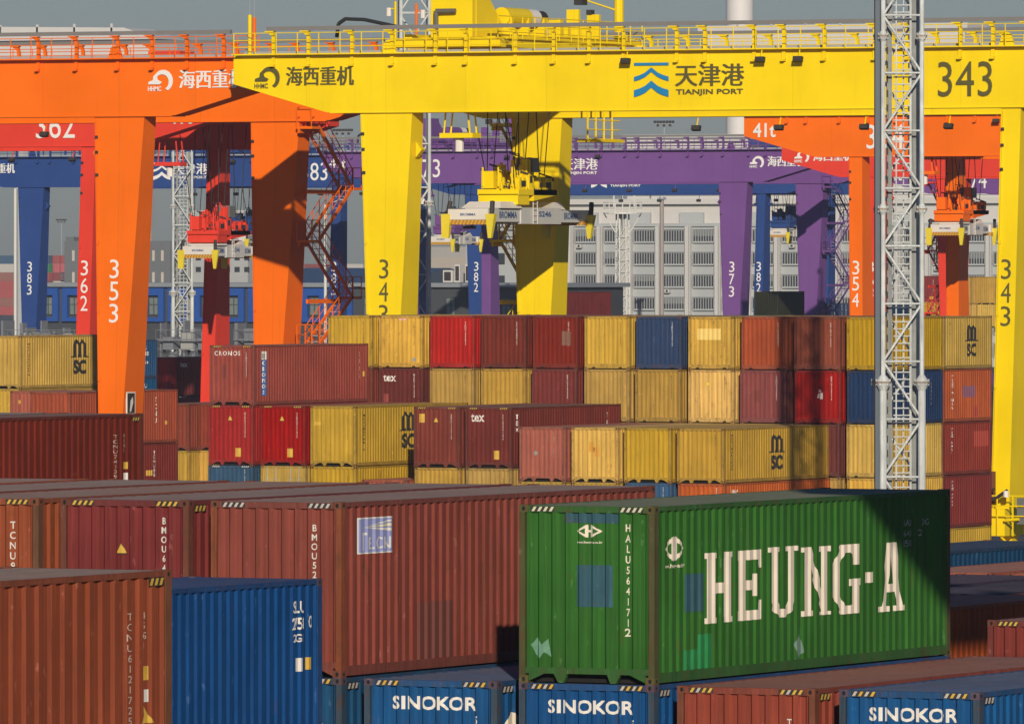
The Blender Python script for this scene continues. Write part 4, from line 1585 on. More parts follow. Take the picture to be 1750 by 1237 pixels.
    for y0 in (3.0, 14.4):
        m = MB()
        m.box((cx_ - 1.15, y0, sz + .25), (cx_ + 1.15, y0 + .75, sz + .8), SW)
        m.box((cx_ - 1.2, y0 + .04, sz), (cx_ + 1.2, y0 + .7, sz + .25), plain('spreader_amber', (.42, .19, .02), .5))
        for k in range(11):
            a = cx_ - 1.15 + k * .21
            m.face([(a, y0 + .036, sz), (a + .08, y0 + .036, sz), (a + .2, y0 + .036, sz + .25), (a + .12, y0 + .036, sz + .25)], YEL)
        m.build('end_beam', sp)
        for x in (-1.28, 1.28):
            m = MB()
            yc = y0 if y0 < 5 else y0 + .5
            bw_ = .2 if x < 0 else .09
            m.hexa([(cx_ + x - bw_, yc - .1, sz - .7), (cx_ + x + bw_, yc - .1, sz - .7), (cx_ + x + bw_, yc + .1, sz - .7), (cx_ + x - bw_, yc + .1, sz - .7),
                    (cx_ + x - .26, yc - .05, sz + .55), (cx_ + x + .26, yc - .05, sz + .55), (cx_ + x + .26, yc + .3, sz + .55), (cx_ + x - .26, yc + .3, sz + .55)], plain('flipper_yellow', (.68, .55, .03), .5))
            m.tube((cx_ + x, yc + .2, sz + .5), (cx_ + x * .95, yc + .4, sz + 1.2), .13, BLK, 8)
            m.build('flipper', sp)
    LB = plain('spreader_print', (.03, .08, .22), .5)
    for txt_, y, z, w, h in (('BROMMA', 4.75, .33, 2.1, .36), ('S246', 9.3, .42, 1.5, .3), ('BROMMA', 12.5, .3, 1.7, .36)):
        m = MB()
        xx = cx_ + (1.026 if 7 < y < 12 else .956)
        for p in T(txt_, y, sz + z, w=w, h=h, bold=.03):
            m.face([(xx, a, b) for a, b in p], LB)
        m.build('lettering', sp)
    m = MB()
    for p in T('BROMMA', cx_ - .45, sz + .45, w=.9, h=.14, bold=.03):
        m.face([(a, 2.996, b) for a, b in p], LB)
    m.build('lettering', sp)
    m = MB()
    for y in (8.5, 9.0):
        m.tube((cx_ + 1.08, y, sz + .05), (cx_ + 1.08, y, sz + 1.9), .025, SW, 5)
    for k in range(6):
        m.tube((cx_ + 1.08, 8.5, sz + .2 + k * .3), (cx_ + 1.08, 9.0, sz + .2 + k * .3), .02, SW, 5)
    m.build('ladder', sp)
    if short:      # the telescopic beams drawn in for a 20-foot box
        sp.scale = (1, .52, 1)
        sp.location = (0, 4.32, 0)


YE = (.88, .635, .001)
OR = (.88, .155, .001)
RE = (.72, .050, .026)
PU = (.165, .070, .25)
BU = (.022, .060, .22)
c343 = crane('c343', YE, -204.4, 1, 404.0, '343', 'bright yellow gantry crane numbered 343 carrying a grey spreader over the tall row', tx=2.05, sz=17.55, dark_text=True)
# hoses, lamps and rail-clamp gear round the foot of the right front leg
m = MB()
rr = random.Random(5)
yel = crane_paint(YE)
for k in range(9):
    a = (GAUGE - .9 + rr.uniform(-.5, 1.2), -.9 - rr.random() * .6, 3.4 + rr.uniform(-1.2, .8))
    b = (a[0] + rr.uniform(-.9, .9), a[1] - .1, a[2] + rr.uniform(-1, 1))
    m.tube(a, b, rr.uniform(.04, .1), yel if k % 3 else BLK, 6)
for z in (3.0, 3.5, 4.0):
    m.tube((GAUGE - 1.8, -1.4, z), (GAUGE + 2.4, -1.4, z), .035, yel, 5)
for k in range(6):
    m.tube((GAUGE - 1.8 + k * .84, -1.4, 2.0), (GAUGE - 1.8 + k * .84, -1.4, 4.0), .035, yel, 5)
m.hexa([(GAUGE - 1.7, -1.5, 2.0), (GAUGE - .9, -1.5, 2.0), (GAUGE - .9, -1.2, 2.0), (GAUGE - 1.7, -1.2, 2.0), (GAUGE - 2.2, -1.5, 3.6), (GAUGE - 1.4, -1.5, 3.6), (GAUGE - 1.4, -1.2, 3.6), (GAUGE - 2.2, -1.2, 3.6)], yel)
m.box((GAUGE + .9, -1.3, 2.6), (GAUGE + 1.5, -1.0, 3.9), plain('machinery_grey', (.13, .14, .14), .5))
m.box((GAUGE - .7, -1.0, 3.6), (GAUGE - .45, -.8, 5.2), plain('brown_plate', (.16, .05, .02), .6))
m.build('guard_rail', c343)
for x, z in ((GAUGE - 1.9, 4.3), (GAUGE + .4, 4.1)):
    m = MB()
    m.tube((x, -1.5, z - .16), (x, -1.5, z + .16), .14, WHITE, 10)
    m.build('warning_lamp', c343)

c353 = crane('c353', OR, -222.4, -1, 408.3, '353', 'orange gantry crane numbered 353 at left, with stairs on its rear leg', tx=-22, sz=18, wlean=-.36)
m = MB()
m.box((.50, -.1, 7.55), (.56, .85, 8.75), WHITE)
sg = m.build('sign_plate', c353)
m = MB()
m.box((.56, -.02, 7.62), (.563, .77, 8.68), BLK)
m.face([(.566, .2, 7.7), (.566, .35, 7.7), (.566, .6, 8.2), (.566, .55, 8.5), (.566, .3, 8.3)], WHITE)
m.build('sign_panel', sg)
x, y = wpos(1461, x=-257.3)
c354 = crane('c354', OR, -222.4, -1, y, '354', 'orange gantry crane numbered 354 behind the lattice tower at right', tx=wpos(1590, y=y + 6)[0] + 222.4, sz=17.6)
x, y = wpos(150, x=-280.8)
crane('c362', RE, -315.7, 1, y, '362', 'red gantry crane numbered 362 hanging a red headblock, behind the orange one', tx=wpos(312, y=y + 6)[0] + 315.7, sz=15.9)
x, y = wpos(1490, x=-315.7)
crane('c363', RE, -315.7, 1, y, '363', 'red gantry crane partly hidden behind the orange one numbered 354', tx=24, sz=19, spread=False)
x, y = wpos(52, x=-434.9)
crane('c383', BU, -434.9, 1, y, '383', 'blue gantry crane numbered 383 at far left', tx=wpos(385, y=y + 6)[0] + 434.9, sz=17.5)
x, y = wpos(1300, x=-400)
crane('c382', BU, -434.9, 1, y, '382', 'blue gantry crane low behind the purple beam', tx=wpos(1312, y=y + 6)[0] + 434.9, sz=18.5)
x, y = wpos(1252, x=-346.6)
crane('c373', PU, -346.6, -1, y, '373', 'purple gantry crane numbered 373 in the middle distance', tx=wpos(735, y=y + 6)[0] + 346.6, sz=17.4)
x, y = wpos(1631, x=-381.5)
crane('c374', PU, -346.6, -1, y, '374', 'purple gantry crane glimpsed beyond the orange and red ones at right', tx=-15, sz=19, spread=False)
# the next yard block's crane, standing out of the picture to the right: its beam end shades the green box
crane('c33', YE, -33.3, 1, 103.0, '', 'yellow gantry crane standing just outside the right edge, shading the green box', tx=-11.7, sz=19, dark_text=True, spread=False, detail=-1)  # its unseen trolley is parked at the tip to shape the shade

# ---------------------------------------------------------------- lattice towers
def tower(u, s, width, zt, label, scale=1.0, phase=0.0, thick=True, dark_pipe=True, inner=True):
    x, y = wpos(u, s=s)
    t = thing('lattice_tower', label, 'lattice tower', (x, y, 0), R(26.01) + R(4), 'lighting and signal towers')
    M = paint((.58, .60, .58), .5, .3, rough=.45, name='tower_white', scale=2)
    h = width / 2
    corners = [(-h, -h), (h, -h), (h, h), (-h, h)]
    joints = []
    z = 15.5 - (660 - 451.6) / 41. + phase
    zz = z - 7.45
    while zz < zt:
        if zz > .5:
            joints.append(zz)
        zz += 7.45
    for i, (a, b) in enumerate(corners):
        m = MB()
        m.tube((a, b, 0), (a, b, z), .16 * scale if thick else .12 * scale, M, 10)
        m.tube((a, b, z), (a, b, zt), .10 * scale, M, 10)
        lg = m.build('leg', t)
        for q in joints:
            f = MB()
            g_ = 1.0 if abs(q - z) < .1 else .68
            f.tube((a, b, q - .34 * g_), (a, b, q - .02), (.17 if g_ == 1 else .11) * scale, M, 12, r2=.33 * scale * g_)
            f.tube((a, b, q - .02), (a, b, q + .05), .35 * scale * g_, paint((.34, .27, .20), .5, .6, name='flange_rust'), 12)
            f.tube((a, b, q + .05), (a, b, q + .32 * g_), .31 * scale * g_, M, 12, r2=.11 * scale)
            for k in range(6):
                tt = k * math.pi / 3
                f.tube((a + .3 * g_ * math.cos(tt), b + .3 * g_ * math.sin(tt), q - .14), (a + .3 * g_ * math.cos(tt), b + .3 * g_ * math.sin(tt), q + .14), .025, M, 5)
            f.build('flange', lg)
    m = MB()
    step = 2.483
    n = int(zt / step) + 1
    z0 = z - step * math.floor(z / step) - step + .9
    for k in range(n + 1):
        za = z0 + k * step
        if za < 0:
            continue
        for i in range(4):
            a, b = corners[i], corners[(i + 1) % 4]
            m.tube((a[0], a[1], za), (b[0], b[1], za), .045 * scale, M, 6)
            p, q = (a, b) if (k + i) % 2 else (b, a)
            m.tube((p[0], p[1], za), (q[0], q[1], za + step), .055 * scale, M, 6)
    m.build('bracing', t)
    if not inner:
        return t
    m = MB()
    lw = .26 * scale
    zz = 0
    m.tube((-lw + .05, -h * .35, 0), (-lw + .05, -h * .35, zt), .035, M, 6)
    m.tube((lw + .15, -h * .35, 0), (lw + .15, -h * .35, zt), .05, M, 6)
    m.tube((.12, -h * .2, 0), (.12, -h * .2, zt), .03, M, 6)
    while zz < zt:
        m.tube((-lw + .05 - .12, -h * .35, zz), (lw + .15, -h * .35, zz), .03, M, 5)
        zz += .31
    m.build('ladder', t)
    m = MB()
    G = paint((.24, .25, .24), .4, .3, rough=.5, name='cable_tray_grey', scale=3)
    m.box((-h * .72, -h * .3, 0), (-h * .72 + .22 * scale, -h * .3 + .2, zt), G)
    m.box((h * .55, -h * .1, 0), (h * .55 + .22 * scale, -h * .1 + .2, zt), G)
    zz = 1
    while zz < zt and scale >= 1:
        m.box((-h * .72 - .03, -h * .3 - .03, zz), (-h * .72 + .05, -h * .3 + .02, zz + .3), BLK)
        m.box((.30, -h * .45, zz), (.36, -h * .4, zz + .22), BLK)
        zz += .62
    m.build('cable_tray', t)
    if dark_pipe:
        m = MB()
        m.box((-h - .32, -h + .15, 0), (-h - .12, -h + .6, zt), plain('shaded_pipe_slate', (.05, .075, .10), .5))  # dark slate colour stands for a leg or pipe in shade
        m.build('shaded_pipe', t)
    return t


tower(1538.5, 39.6, 1.68, 31, 'tall white lattice tower with a ladder in front of the yellow 343 beam')
tower(311.5, 19.8, 1.62, 25.2, 'white lattice tower between the orange legs at left', dark_pipe=False, phase=2.6)
tower(708, 30.0, 1.62, 40, 'white lattice tower mostly hidden behind the left yellow leg', dark_pipe=False, phase=1.1, inner=False)

# ---------------------------------------------------------------- buildings
CLAD = plain('white_cladding', (.58, .56, .53), .6, vary=.05)


def ribbed(m, x0, x1, y, z0, z1, dz, mat):
    """horizontal shiplap sheets on a wall facing -y"""
    z = z0
    while z < z1 - .01:
        zt = min(z + dz, z1)
        m.face([(x0, y - .25, z), (x1, y - .25, z), (x1, y, zt), (x0, y, zt)], mat)
        m.face([(x0, y, z), (x1, y, z), (x1, y - .25, z), (x0, y - .25, z)], mat)
        z = zt


def zat(v, s):
    return 15.5 + (451.6 - v) / s


def place(u, s):
    return wpos(u, s=s)


# conveyor galleries high above the yard
def gallery(u0, u1, s, v0, v1, label, slope_end=False):
    x0, y0 = place(u0, s)
    x1, _ = place(u1, s)
    x1 = x0 + (u1 - u0) / s / math.cos(R(26.01)) * .995
    t = thing('conveyor_gallery', label, 'conveyor', (x0, y0, 0), 0, 'conveyor galleries')
    w = x1 - x0
    za, zb = zat(v1, s), zat(v0, s)
    m = MB()
    ribbed(m, 0, w, 0, za, zb - .6, 2.6, CLAD)
    m.box((0, .01, za), (w, 9, zb - .6), CLAD)
    m.build('wall', t)
    m = MB()
    m.prism([(-1, zb - .6), (w + 1, zb - .6), (w + 1 - (9 if slope_end else 0), zb + .6), (-1, zb + .6)] if not slope_end else [(-1, zb - .6), (w + 1, zb - .6), (w - 6, zb + 1.6), (-1, zb + 2.2)], -1, 10, CLAD)
    for k in range(int(w / 8)):
        m.box((k * 8, -1.0, zb + .5), (k * 8 + .4, -.6, zb + (2.4 if slope_end else 1.2)), CLAD)
    m.build('roof', t)
    for k in (.25, .9):
        m = MB()
        m.tube((w * k, 4, 0), (w * k, 4, za), 1.6, STEEL, 10)
        m.build('pylon', t)
    return t


gallery(-60, 272, 9.0, 66, 150, 'white ribbed conveyor gallery seen through the orange handrail at left', True)
gallery(1203, 1640, 8.0, 50, 150, 'white ribbed conveyor gallery above the yellow beam at right')

# chimney
x, y = place(1264, 7.6)
t = thing('chimney', 'tall white cylindrical chimney rising behind the yellow beam', 'chimney', (x, y, 0))
m = MB()
m.tube((0, 0, 0), (0, 0, 90), 3.1, plain('chimney_white', (.66, .63, .60), .6, vary=.04), 40)
m.build('shaft', t)
m = MB()
m.tube((0, 0, zat(235, 7.6) - 1), (0, 0, zat(235, 7.6) - .4), 3.3, CLAD, 40)
m.build('collar', t)

# big warehouse behind the office
x0, y0 = place(1072, 8.8)
t = thing('warehouse', 'large pale warehouse with a flat white roof edge behind the purple beam', 'warehouse', (x0, y0, 0))
m = MB()
w = 95
ribbed(m, 0, w, 0, 0, zat(243, 8.8), 3.2, CLAD)
m.box((0, .01, 0), (w, 30, zat(243, 8.8)), CLAD)
m.build('wall', t)
m = MB()
m.box((-.6, -1.2, zat(243, 8.8) + .02), (w + .6, 31, zat(231, 8.8)), CLAD)
m.build('roof', t)

# office block with barred windows
S = 11.0
x0, y0 = place(796, S)
t = thing('office_block', 'long pale grey office block with rows of barred windows behind the cranes at right', 'building', (x0, y0, 0))
w = 150
ztop = zat(388, S)
GW = plain('pale_grey_wall', (.37, .39, .39), .7, vary=.06, scale=.5)
GW2 = plain('white_band', (.52, .50, .47), .7, vary=.06, scale=.5)
m = MB()
m.box((0, 0, 0), (w, 25, ztop), GW)
m.box((-.3, -.35, ztop), (w, 25, ztop + .5), GW)
m.build('wall', t)
m = MB()
m.box((16, 4, ztop + .5), (w, 22, zat(350, S)), GW2)
m.box((15, 3, zat(350, S)), (w, 23, zat(341, S)), GW2)
for k in range(14):
    m.box((17 + k * 9, 3.4, ztop + .5), (21 + k * 9, 4.0, ztop + 2.2), GW)
m.build('upper_storey', t)
px = 1 / (S * math.cos(R(26.01)))
colm = MB()
colm.box((-.45, -.8, 0), (.45, -.01, ztop), GW2)
colm.box((.15, -.85, 0), (.35, -.8, ztop), STEEL)
cme = colm.mesh('column')
wm = MB()
ww = 3.5
WD = plain('window_dark', (.035, .04, .045), .3)
wm.box((-ww / 2, -.30, 0), (ww / 2, -.26, 1.65), WD)
fr = MB()
for k in range(9):
    a = -ww / 2 + k * ww / 8
    fr.box((a - .07, -.36, 0), (a + .07, -.30, 1.65), plain('window_bars', (.30, .31, .31), .6))
fr.box((-ww / 2, -.42, -.25), (ww / 2, -.28, 0), GW)
sl_ = MB()
wme, fme = wm.mesh('window'), fr.mesh('window_bars')
wp_ = MB()
wp_.box((-ww / 2, -.30, 0), (ww / 2, -.26, .8), WD)
wp_.box((-ww / 2, -.30, .8), (ww / 2, -.26, 1.65), plain('window_blind', (.16, .17, .17), .5))
wme_pale = wp_.mesh('window')
ac_ = MB()
ac_.box((0, -.75, 0), (.8, -.05, .55), plain('unit_white', (.50, .49, .46), .5))
ac_.tube((.4, -.76, .28), (.4, -.78, .28), .2, BLK, 10)
acme = ac_.mesh('wall_unit')
for k in range(32):
    xx = 18.3 + k * 5.0
    if xx > w:
        break
    link('column', cme, t, (xx, 0, 0))
    for r_ in range(6):
        if xx + 2.5 > w - 2:
            break
        zz = zat(413 + 38 * r_, S)
        if zz < .5:
            break
        wm_ = wme if (k * 7 + r_ * 5) % 4 else wme_pale
        o = link('window', wm_, t, (xx + 2.5, 0, zz))
        if (k * 5 + r_ * 3) % 7 == 0:
            ac = link('wall_unit', acme, t, (xx + 1.1 + (k % 3), 0, zz - 1.0))
        link('window_bars', fme, o)
for xx in (2.0, 6.0, 10.5):
    for r_ in range(5):
        o = link('window', wme, t, (xx, 0, zat(413 + 38 * r_, S)))
        o.scale = (.5, 1, 1)
m = MB()
for r_ in range(12):
    z = zat(394 + 19 * r_, S)
    if z > 1:
        m.box((12, -.1, z), (w - .1, -.01, z + .12), plain('grey_joint', (.2, .21, .22), .8))
m.build('string_course', t)

# dark blue terminal building, left
S = 14.0
x0, y0 = place(60, S)
t = thing('terminal_building', 'low charcoal building with blue framed bays behind the left cranes', 'building', (x0, y0, 0))
CH = plain('charcoal_wall', (.045, .05, .058), .7, scale=.6)
CB = plain('bay_blue', (.012, .07, .30), .5)
wpx = 1 / (S * math.cos(R(26.01)))
w = 880 * wpx
zt_ = zat(490, S)
m = MB()
m.box((0, 0, 0), (w, 20, zt_), CH)
m.build('wall', t)
m = MB()
m.box((-.5, -.6, zt_), (w + .5, 21, zat(483, S)), plain('eave_grey', (.22, .24, .26), .6))
m.build('roof', t)
bay = MB()
bw, z0_, z1_ = 39 * wpx, zat(549, S), zat(492, S)
bay.box((0, -.5, z1_ - .9), (bw, -.01, z1_), CB)
bay.box((0, -.5, z0_), (bw, -.01, z0_ + .5), CB)
bay.box((0, -.5, z0_ + .5), (.75, -.01, z1_ - .9), CB)
bay.box((bw - .75, -.5, z0_ + .5), (bw, -.01, z1_ - .9), CB)
bme = bay.mesh('bay_frame')
wi = MB()
GL_ = plain('window_glass', (.16, .19, .18), .25, vary=.35)
wi.box((.9, -.12, z0_ + .8), (bw - .9, -.05, z1_ - 1.1), GL_)
wme2 = wi.mesh('window')
fr = MB()
for a in (.9, bw / 2, bw - .98):
    fr.box((a, -.2, z0_ + .8), (a + .08, -.12, z1_ - 1.1), CH)
for z in (z0_ + .8, (z0_ + z1_) / 2, z1_ - 1.18):
    fr.box((.98, -.19, z), (bw - .98, -.12, z + .08), CH)
fme2 = fr.mesh('window_frame')
k = 0
while (k + 1) * 46 < 878:
    if k < 12:
        link('bay_frame', bme, t, (4 * wpx + k * 46 * wpx, 0, 0))
    o = link('window', wme2, t, (4 * wpx + k * 46 * wpx, 0, 0))
    link('window_frame', fme2, o)
    k += 1

# grey tower block and its pale neighbour
S = 10.5
x0, y0 = place(110, S)
t = thing('tower_block', 'grey block with tall slit windows rising behind the terminal building at left', 'building', (x0, y0, 0))
wpx = 1 / (S * math.cos(R(26.01)))
GT = plain('grey_brick', (.13, .14, .15), .8, scale=.8)
m = MB()
m.box((0, 0, 0), (185 * wpx, 15, zat(412, S)), GT)
m.box((0, .5, zat(412, S)), (14 * wpx, 8, zat(405, S)), GT)
m.build('wall', t)
sl2 = MB()
sl2.box((0, -.1, 0), (.45, -.02, 1.7), plain('window_pale', (.5, .45, .38), .4))
sme = sl2.mesh('window')
for k in range(11):
    for v in (446, 483):
        link('window', sme, t, ((14 + 15.5 * k) * wpx, 0, zat(v, S)))
x0, y0 = place(325, 11)
t = thing('annex', 'pale concrete annex beside the grey tower block', 'building', (x0, y0, 0))
m = MB()
wpx = 1 / (11 * math.cos(R(26.01)))
m.box((0, 0, 0), (100 * wpx, 12, zat(362, 11)), plain('pale_concrete', (.36, .37, .37), .8, scale=.5))
m.build('wall', t)
m = MB()
for r_ in range(5):
    for k in range(6):
        m.box((1 + k * 1.7, -.05, zat(385 + r_ * 20, 11)), (1.9 + k * 1.7, -.01, zat(385 + r_ * 20, 11) + .8), WD)
m.build('window', t)
m = MB()
m.box((0, 0, zat(362, 11)), (100 * wpx, 12, zat(360, 11)), GW2)
m.build('roof', t)
# dark sloped roof hall
x0, y0 = place(425, 12)
t = thing('hall', 'hall with a dark blue solar roof behind the terminal building', 'building', (x0, y0, 0))
wpx = 1 / (12 * math.cos(R(26.01)))
m = MB()
m.box((0, 0, 0), (260 * wpx, 30, zat(486, 12)), CH)
m.build('wall', t)
m = MB()
a, b = zat(486, 12), zat(458, 12)
m.hexa([(0, -.5, a), (260 * wpx, -.5, a), (260 * wpx, 30, a), (0, 30, a), (2, 14, b), (260 * wpx, 14, b), (260 * wpx, 16, b), (2, 16, b)], plain('solar_blue', (.03, .055, .09), .35, vary=.3, scale=2))
m.build('roof', t)

# ---------------------------------------------------------------- poles and masts
WP = plain('pole_white', (.60, .60, .56), .5, vary=.06)


def pole(u, s, vtop, r, label, r2=None, name='lamp_post', cat='pole', mat=WP):
    x, y = place(u, s)
    t = thing(name, label, cat, (x, y, 0))
    m = MB()
    m.tube((0, 0, 0), (0, 0, zat(vtop, s)), r, mat, 10, r2=r2 or r)
    m.build('post', t)
    return t, zat(vtop, s)


def arm(t, z, s=1):
    m = MB()
    m.tube((0, 0, z - .1), (s * 1.6, 0, z + .5), .05, WP, 6)
    m.box((min(s * 1.4, s * 2.2), -.12, z + .42), (max(s * 1.4, s * 2.2), .12, z + .56), STEEL)
    m.build('lamp', t)


t, z = pole(26, 14.5, 322, .18, 'white pole beside the blue leg at the far left edge')
arm(t, z)
t, z = pole(556, 17.5, 350, .15, 'slim white pole right of the orange stair tower')
arm(t, z)
t, z = pole(1131, 11.5, 338, .32, 'brownish grey pole in front of the office windows', mat=plain('pole_brown', (.30, .26, .23), .6), name='pole')
m = MB()
m.box((-.5, -.5, z - .3), (.5, .5, z), STEEL)
m.build('cap', t)
x_, y_ = place(1278, 16)
t, z = pole(1277.5, 15.5, 250, .45, 'white tapering pole between the purple and blue legs', r2=.22, name='pole')
m = MB()
m.tube((0, 0, z), (0, 0, z + .4), .3, WP, 8)
m.build('cap', t)
t, z = pole(1022, 12, 458, .06, 'thin curved street lamp before the office block')
arm(t, z)


def floodmast(u, s, vtop, label, w=1.6):
    t, z = pole(u, s, vtop, .12, label, name='floodlight_mast', cat='light mast', mat=STEEL)
    m = MB()
    m.box((-w, -.1, z), (w, .1, z + .15), STEEL)
    for k in range(7):
        a = -w + k * w / 3
        m.box((a - .2, -.3, z + .15), (a + .2, .1, z + .6), BLK)
        if k % 2:
            m.box((a - .2, -.3, z - .5), (a + .2, .1, z - .1), BLK)
    m.build('lamp_head', t)


floodmast(105, 5.5, 378, 'distant floodlight mast left of the orange 353 leg')
floodmast(1135, 9, 212, 'floodlight mast with a dark lamp cluster under the yellow beam at right', 1.9)
floodmast(586, 9, 226, 'floodlight mast with a lamp cluster left of the yellow 343 leg', 1.9)

# antenna tower with a round platform
x, y = place(1064, 12.5)
t = thing('antenna_tower', 'pale lattice antenna tower with a round railed platform in front of the office', 'antenna tower', (x, y, 0), R(26))
zp = zat(366, 12.5)
m = MB()
for i in range(6):
    a = i * math.pi / 3
    m.tube((1.05 * math.cos(a), 1.05 * math.sin(a), 0), (.85 * math.cos(a), .85 * math.sin(a), zp), .11, WP, 6)
    z = 0
    while z < zp - 2:
        b = (i + 1) * math.pi / 3
        m.tube((1.0 * math.cos(a), 1.0 * math.sin(a), z), (1.0 * math.cos(b), 1.0 * math.sin(b), z + 1.6), .06, WP, 5)
        m.tube((1.0 * math.cos(a), 1.0 * math.sin(a), z), (1.0 * math.cos(b), 1.0 * math.sin(b), z), .05, WP, 5)
        z += 1.6
m.tube((0, 0, 0), (0, 0, zp), .55, plain('inner_duct', (.40, .40, .38), .7), 10)
m.build('shaft', t)
m = MB()
m.tube((0, 0, zp), (0, 0, zp + .2), 2.7, WP, 20)
for k in range(16):
    a = k * math.pi / 8
    b = (k + 1) * math.pi / 8
    m.tube((2.6 * math.cos(a), 2.6 * math.sin(a), zp), (2.6 * math.cos(a), 2.6 * math.sin(a), zp + 1.6), .05, WP, 5)
    for h in (.8, 1.6):
        m.tube((2.6 * math.cos(a), 2.6 * math.sin(a), zp + h), (2.6 * math.cos(b), 2.6 * math.sin(b), zp + h), .045, WP, 5)
    if k % 4 == 0:
        m.tube((1.0 * math.cos(a), 1.0 * math.sin(a), zp - 2.5), (2.5 * math.cos(a), 2.5 * math.sin(a), zp), .08, WP, 5)
m.build('platform', t)
m = MB()
m.tube((0, 0, zp), (0, 0, zat(288, 12.5)), .05, WP, 6)
m.tube((-1.2, 0, zp + 1), (-1.2, 0, zp + 3), .12, WP, 6)
m.tube((1.6, 0, zp + 1), (1.6, 0, zp + 2.6), .12, WP, 6)
m.build('antenna', t)

# lamps and antennae above the cranes
for u, s, v0, v1, col, lab in ((418, 33, 95, 28, YE, 'yellow post'), (433, 33, 80, 33, OR, 'orange post'), (450, 33, 70, 2, OR, 'orange camera post')):
    pass

# grey service racks between the blocks
GR_ = plain('rack_grey', (.17, .18, .20), .6)
for n_, (ua, ub, lab) in enumerate(((0, 162, 'grey steel service rack behind the yellow MSC box at left'), (262, 352, 'grey steel service rack behind the crimson box'), (395, 436, 'grey steel service rack behind the CRONOS box'))):
    s = 20.0
    x0, y0 = place(ua, s)
    t = thing('service_rack', lab, 'steel rack', (x0, y0, 0), 0, 'service racks')
    w = (ub - ua) / s / math.cos(R(26.01))
    rr = random.Random(n_ + 2)
    m = MB()
    k = 0
    while k * 1.1 < w:
        h = zat(rr.choice((548, 552, 560, 566)), s)
        m.box((k * 1.1, rr.uniform(0, 2), 0), (k * 1.1 + rr.choice((.14, .2, .3)), 2.2, h), GR_)
        k += 1
    m.build('post', t)
    m = MB()
    for z in (5.6, 7.4, 9.0):
        m.box((0, .4, z), (w, .5, z + .12), GR_)
        for q in range(int(w / .5)):
            m.tube((q * .5, .45, z), (q * .5, .45, z + .9), .02, GR_, 4)
        m.tube((0, .45, z + .9), (w, .45, z + .9), .03, GR_, 4)
    m.build('railing', t)
    m = MB()
    for q in range(int(w / 1.6)):
        a = q * 1.6 + rr.uniform(0, .8)
        m.box((a, 1, 8.2), (a + rr.uniform(.5, 1.3), 3.0, 8.9 + rr.uniform(.2, 1.4)), plain('cabinet_pale', (.32, .32, .30), .6) if q % 2 else GR_)
    m.build('cabinet', t)
    m = MB()
    for q in range(int(w / 2.2)):
        a = q * 2.2 + rr.uniform(0, 1)
        m.tube((a, 2, 0), (a, 2, 8.0), .35, GR_, 10)
    m.build('pipe', t)

# rooftop boxes on the terminal building
S = 13.8
for n_, (u, w_, h_, lab) in enumerate(((757, 2.2, 1.5, 'left white ventilation box on the dark roof behind the hanging purple spreader'), (777, 1.2, 2.2, 'upright white ventilation box on the dark roof, next to the smaller one'), (795, 1.2, 2.2, 'upright white ventilation box on the dark roof, nearest the blue leg'))):
    x, y = place(u, S)
    t = thing('ventilation_box', lab, 'vent', (x, y, zat(483, 14.0)), 0, 'roof vents')
    m = MB()
    m.box((0, 0, 0), (w_ * .6, 1, h_), CLAD)
    m.build('housing', t)
    m = MB()
    m.box((w_ * .08, -.04, .2), (w_ * .5, -.01, h_ - .2), BLK)
    m.build('grille', t)

# far container stacks
pal = [(.30, .05, .045), (.20, .035, .03), (.03, .08, .14), (.45, .42, .38), (.02, .22, .06), (.42, .09, .10), (.10, .13, .15), (.34, .06, .05), (.25, .10, .07)]
fcache = {}


def far_box(x, y, z, col, label, L_=12.192, side=True):
    key = (col, L_)
    if key not in fcache:
        m = MB()
        M_ = plain('far_paint', col, .7)
        lx, ly = (L_, W) if side else (W, L_)
        m.box((0, 0, 0.02), (lx - .15, ly, 2.57), M_)
        for q in range(int((lx - .15) / .6)):
            m.box((q * .6 + .1, -.04, .15), (q * .6 + .38, -.001, 2.4), M_)
        fcache[key] = m.mesh('shipping_container')
    o = link('shipping_container', fcache[key], None, (x, y, z))
    tag(o, label, 'container', 'far container stacks')


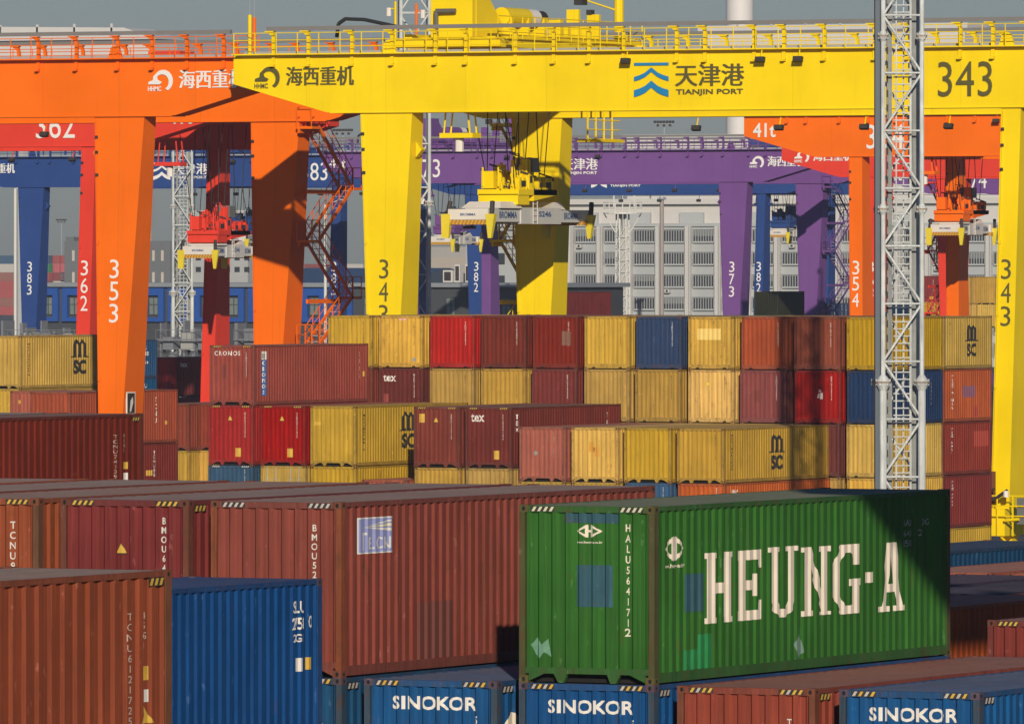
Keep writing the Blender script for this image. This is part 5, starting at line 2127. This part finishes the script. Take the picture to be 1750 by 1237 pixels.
rr = random.Random(11)
far_names = {0: 'red', 1: 'dark red', 2: 'blue', 3: 'pale grey', 4: 'green', 5: 'pink', 6: 'slate', 7: 'brick', 8: 'brown'}
for (u0, s, cols, tiers, side, where) in ((-10, 5.6, 1, 7, True, 'left of the white pole'), (24, 5.6, 1, 7, True, 'behind the white pole'), (78, 5.6, 4, 7, False, 'right of the blue leg'),
                                          (722, 5.6, 2, 6, True, 'behind the purple spreader'), (560, 5.6, 1, 6, True, 'right of the orange stairs'), (520, 5.6, 1, 6, True, 'behind the orange stairs')):
    x0, y0 = place(u0, s)
    for k in range(cols):
        for j in range(tiers):
            ci = rr.randrange(9)
            if side is False and u0 == 78:
                ci = [[4, 4, 3, 6, 0, 5, 5], [4, 0, 6, 3, 1, 5, 0], [1, 3, 1, 3, 6, 5, 0], [1, 3, 0, 3, 5, 0, 5]][k][j]
            far_box(x0 + k * (12.3 if side else 2.6), y0, j * 2.6 + (0 if tiers == 7 else -.0), pal[ci], 'distant %s container, %s from the ground, %s' % (far_names[ci], ('first', 'second', 'third', 'fourth', 'fifth', 'sixth', 'seventh')[j], where if cols == 1 else ('%s column ' % ('first', 'second', 'third', 'fourth')[k]) + where), side=side)

# a container bridge and low hills of boxes in the haze
x, y = place(740, 6)
t = thing('shed', 'distant beige shed roof in the haze behind the purple spreader', 'building', (x, y, 0))
m = MB()
m.box((-14, 0, 0), (24, 20, zat(440, 6)), plain('beige_wall', (.38, .33, .27), .8))
m.build('wall', t)
m = MB()
m.prism([(-15, zat(440, 6)), (25, zat(440, 6)), (20, zat(422, 6)), (-8, zat(422, 6))], 0, 20, plain('beige_roof', (.34, .32, .29), .8))
m.build('roof', t)

# ---------------------------------------------------------------- haze
hz = MB()
hz.box((-3600, -200, -1), (700, 3900, 110), DARK)
ho = hz.build('haze')
hm_ = bpy.data.materials.new('haze_air')
hm_.use_nodes = True
nt = hm_.node_tree
for n in list(nt.nodes):
    if n.type != 'OUTPUT_MATERIAL':
        nt.nodes.remove(n)
out = [n for n in nt.nodes if n.type == 'OUTPUT_MATERIAL'][0]
pv = nt.nodes.new('ShaderNodeVolumePrincipled')
pv.inputs['Color'].default_value = (.76, .86, 1.0, 1)
pv.inputs['Density'].default_value = .00008
nt.links.new(pv.outputs[0], out.inputs['Volume'])
ho.data.materials.clear()
ho.data.materials.append(hm_)
tag(ho, kind='stuff')
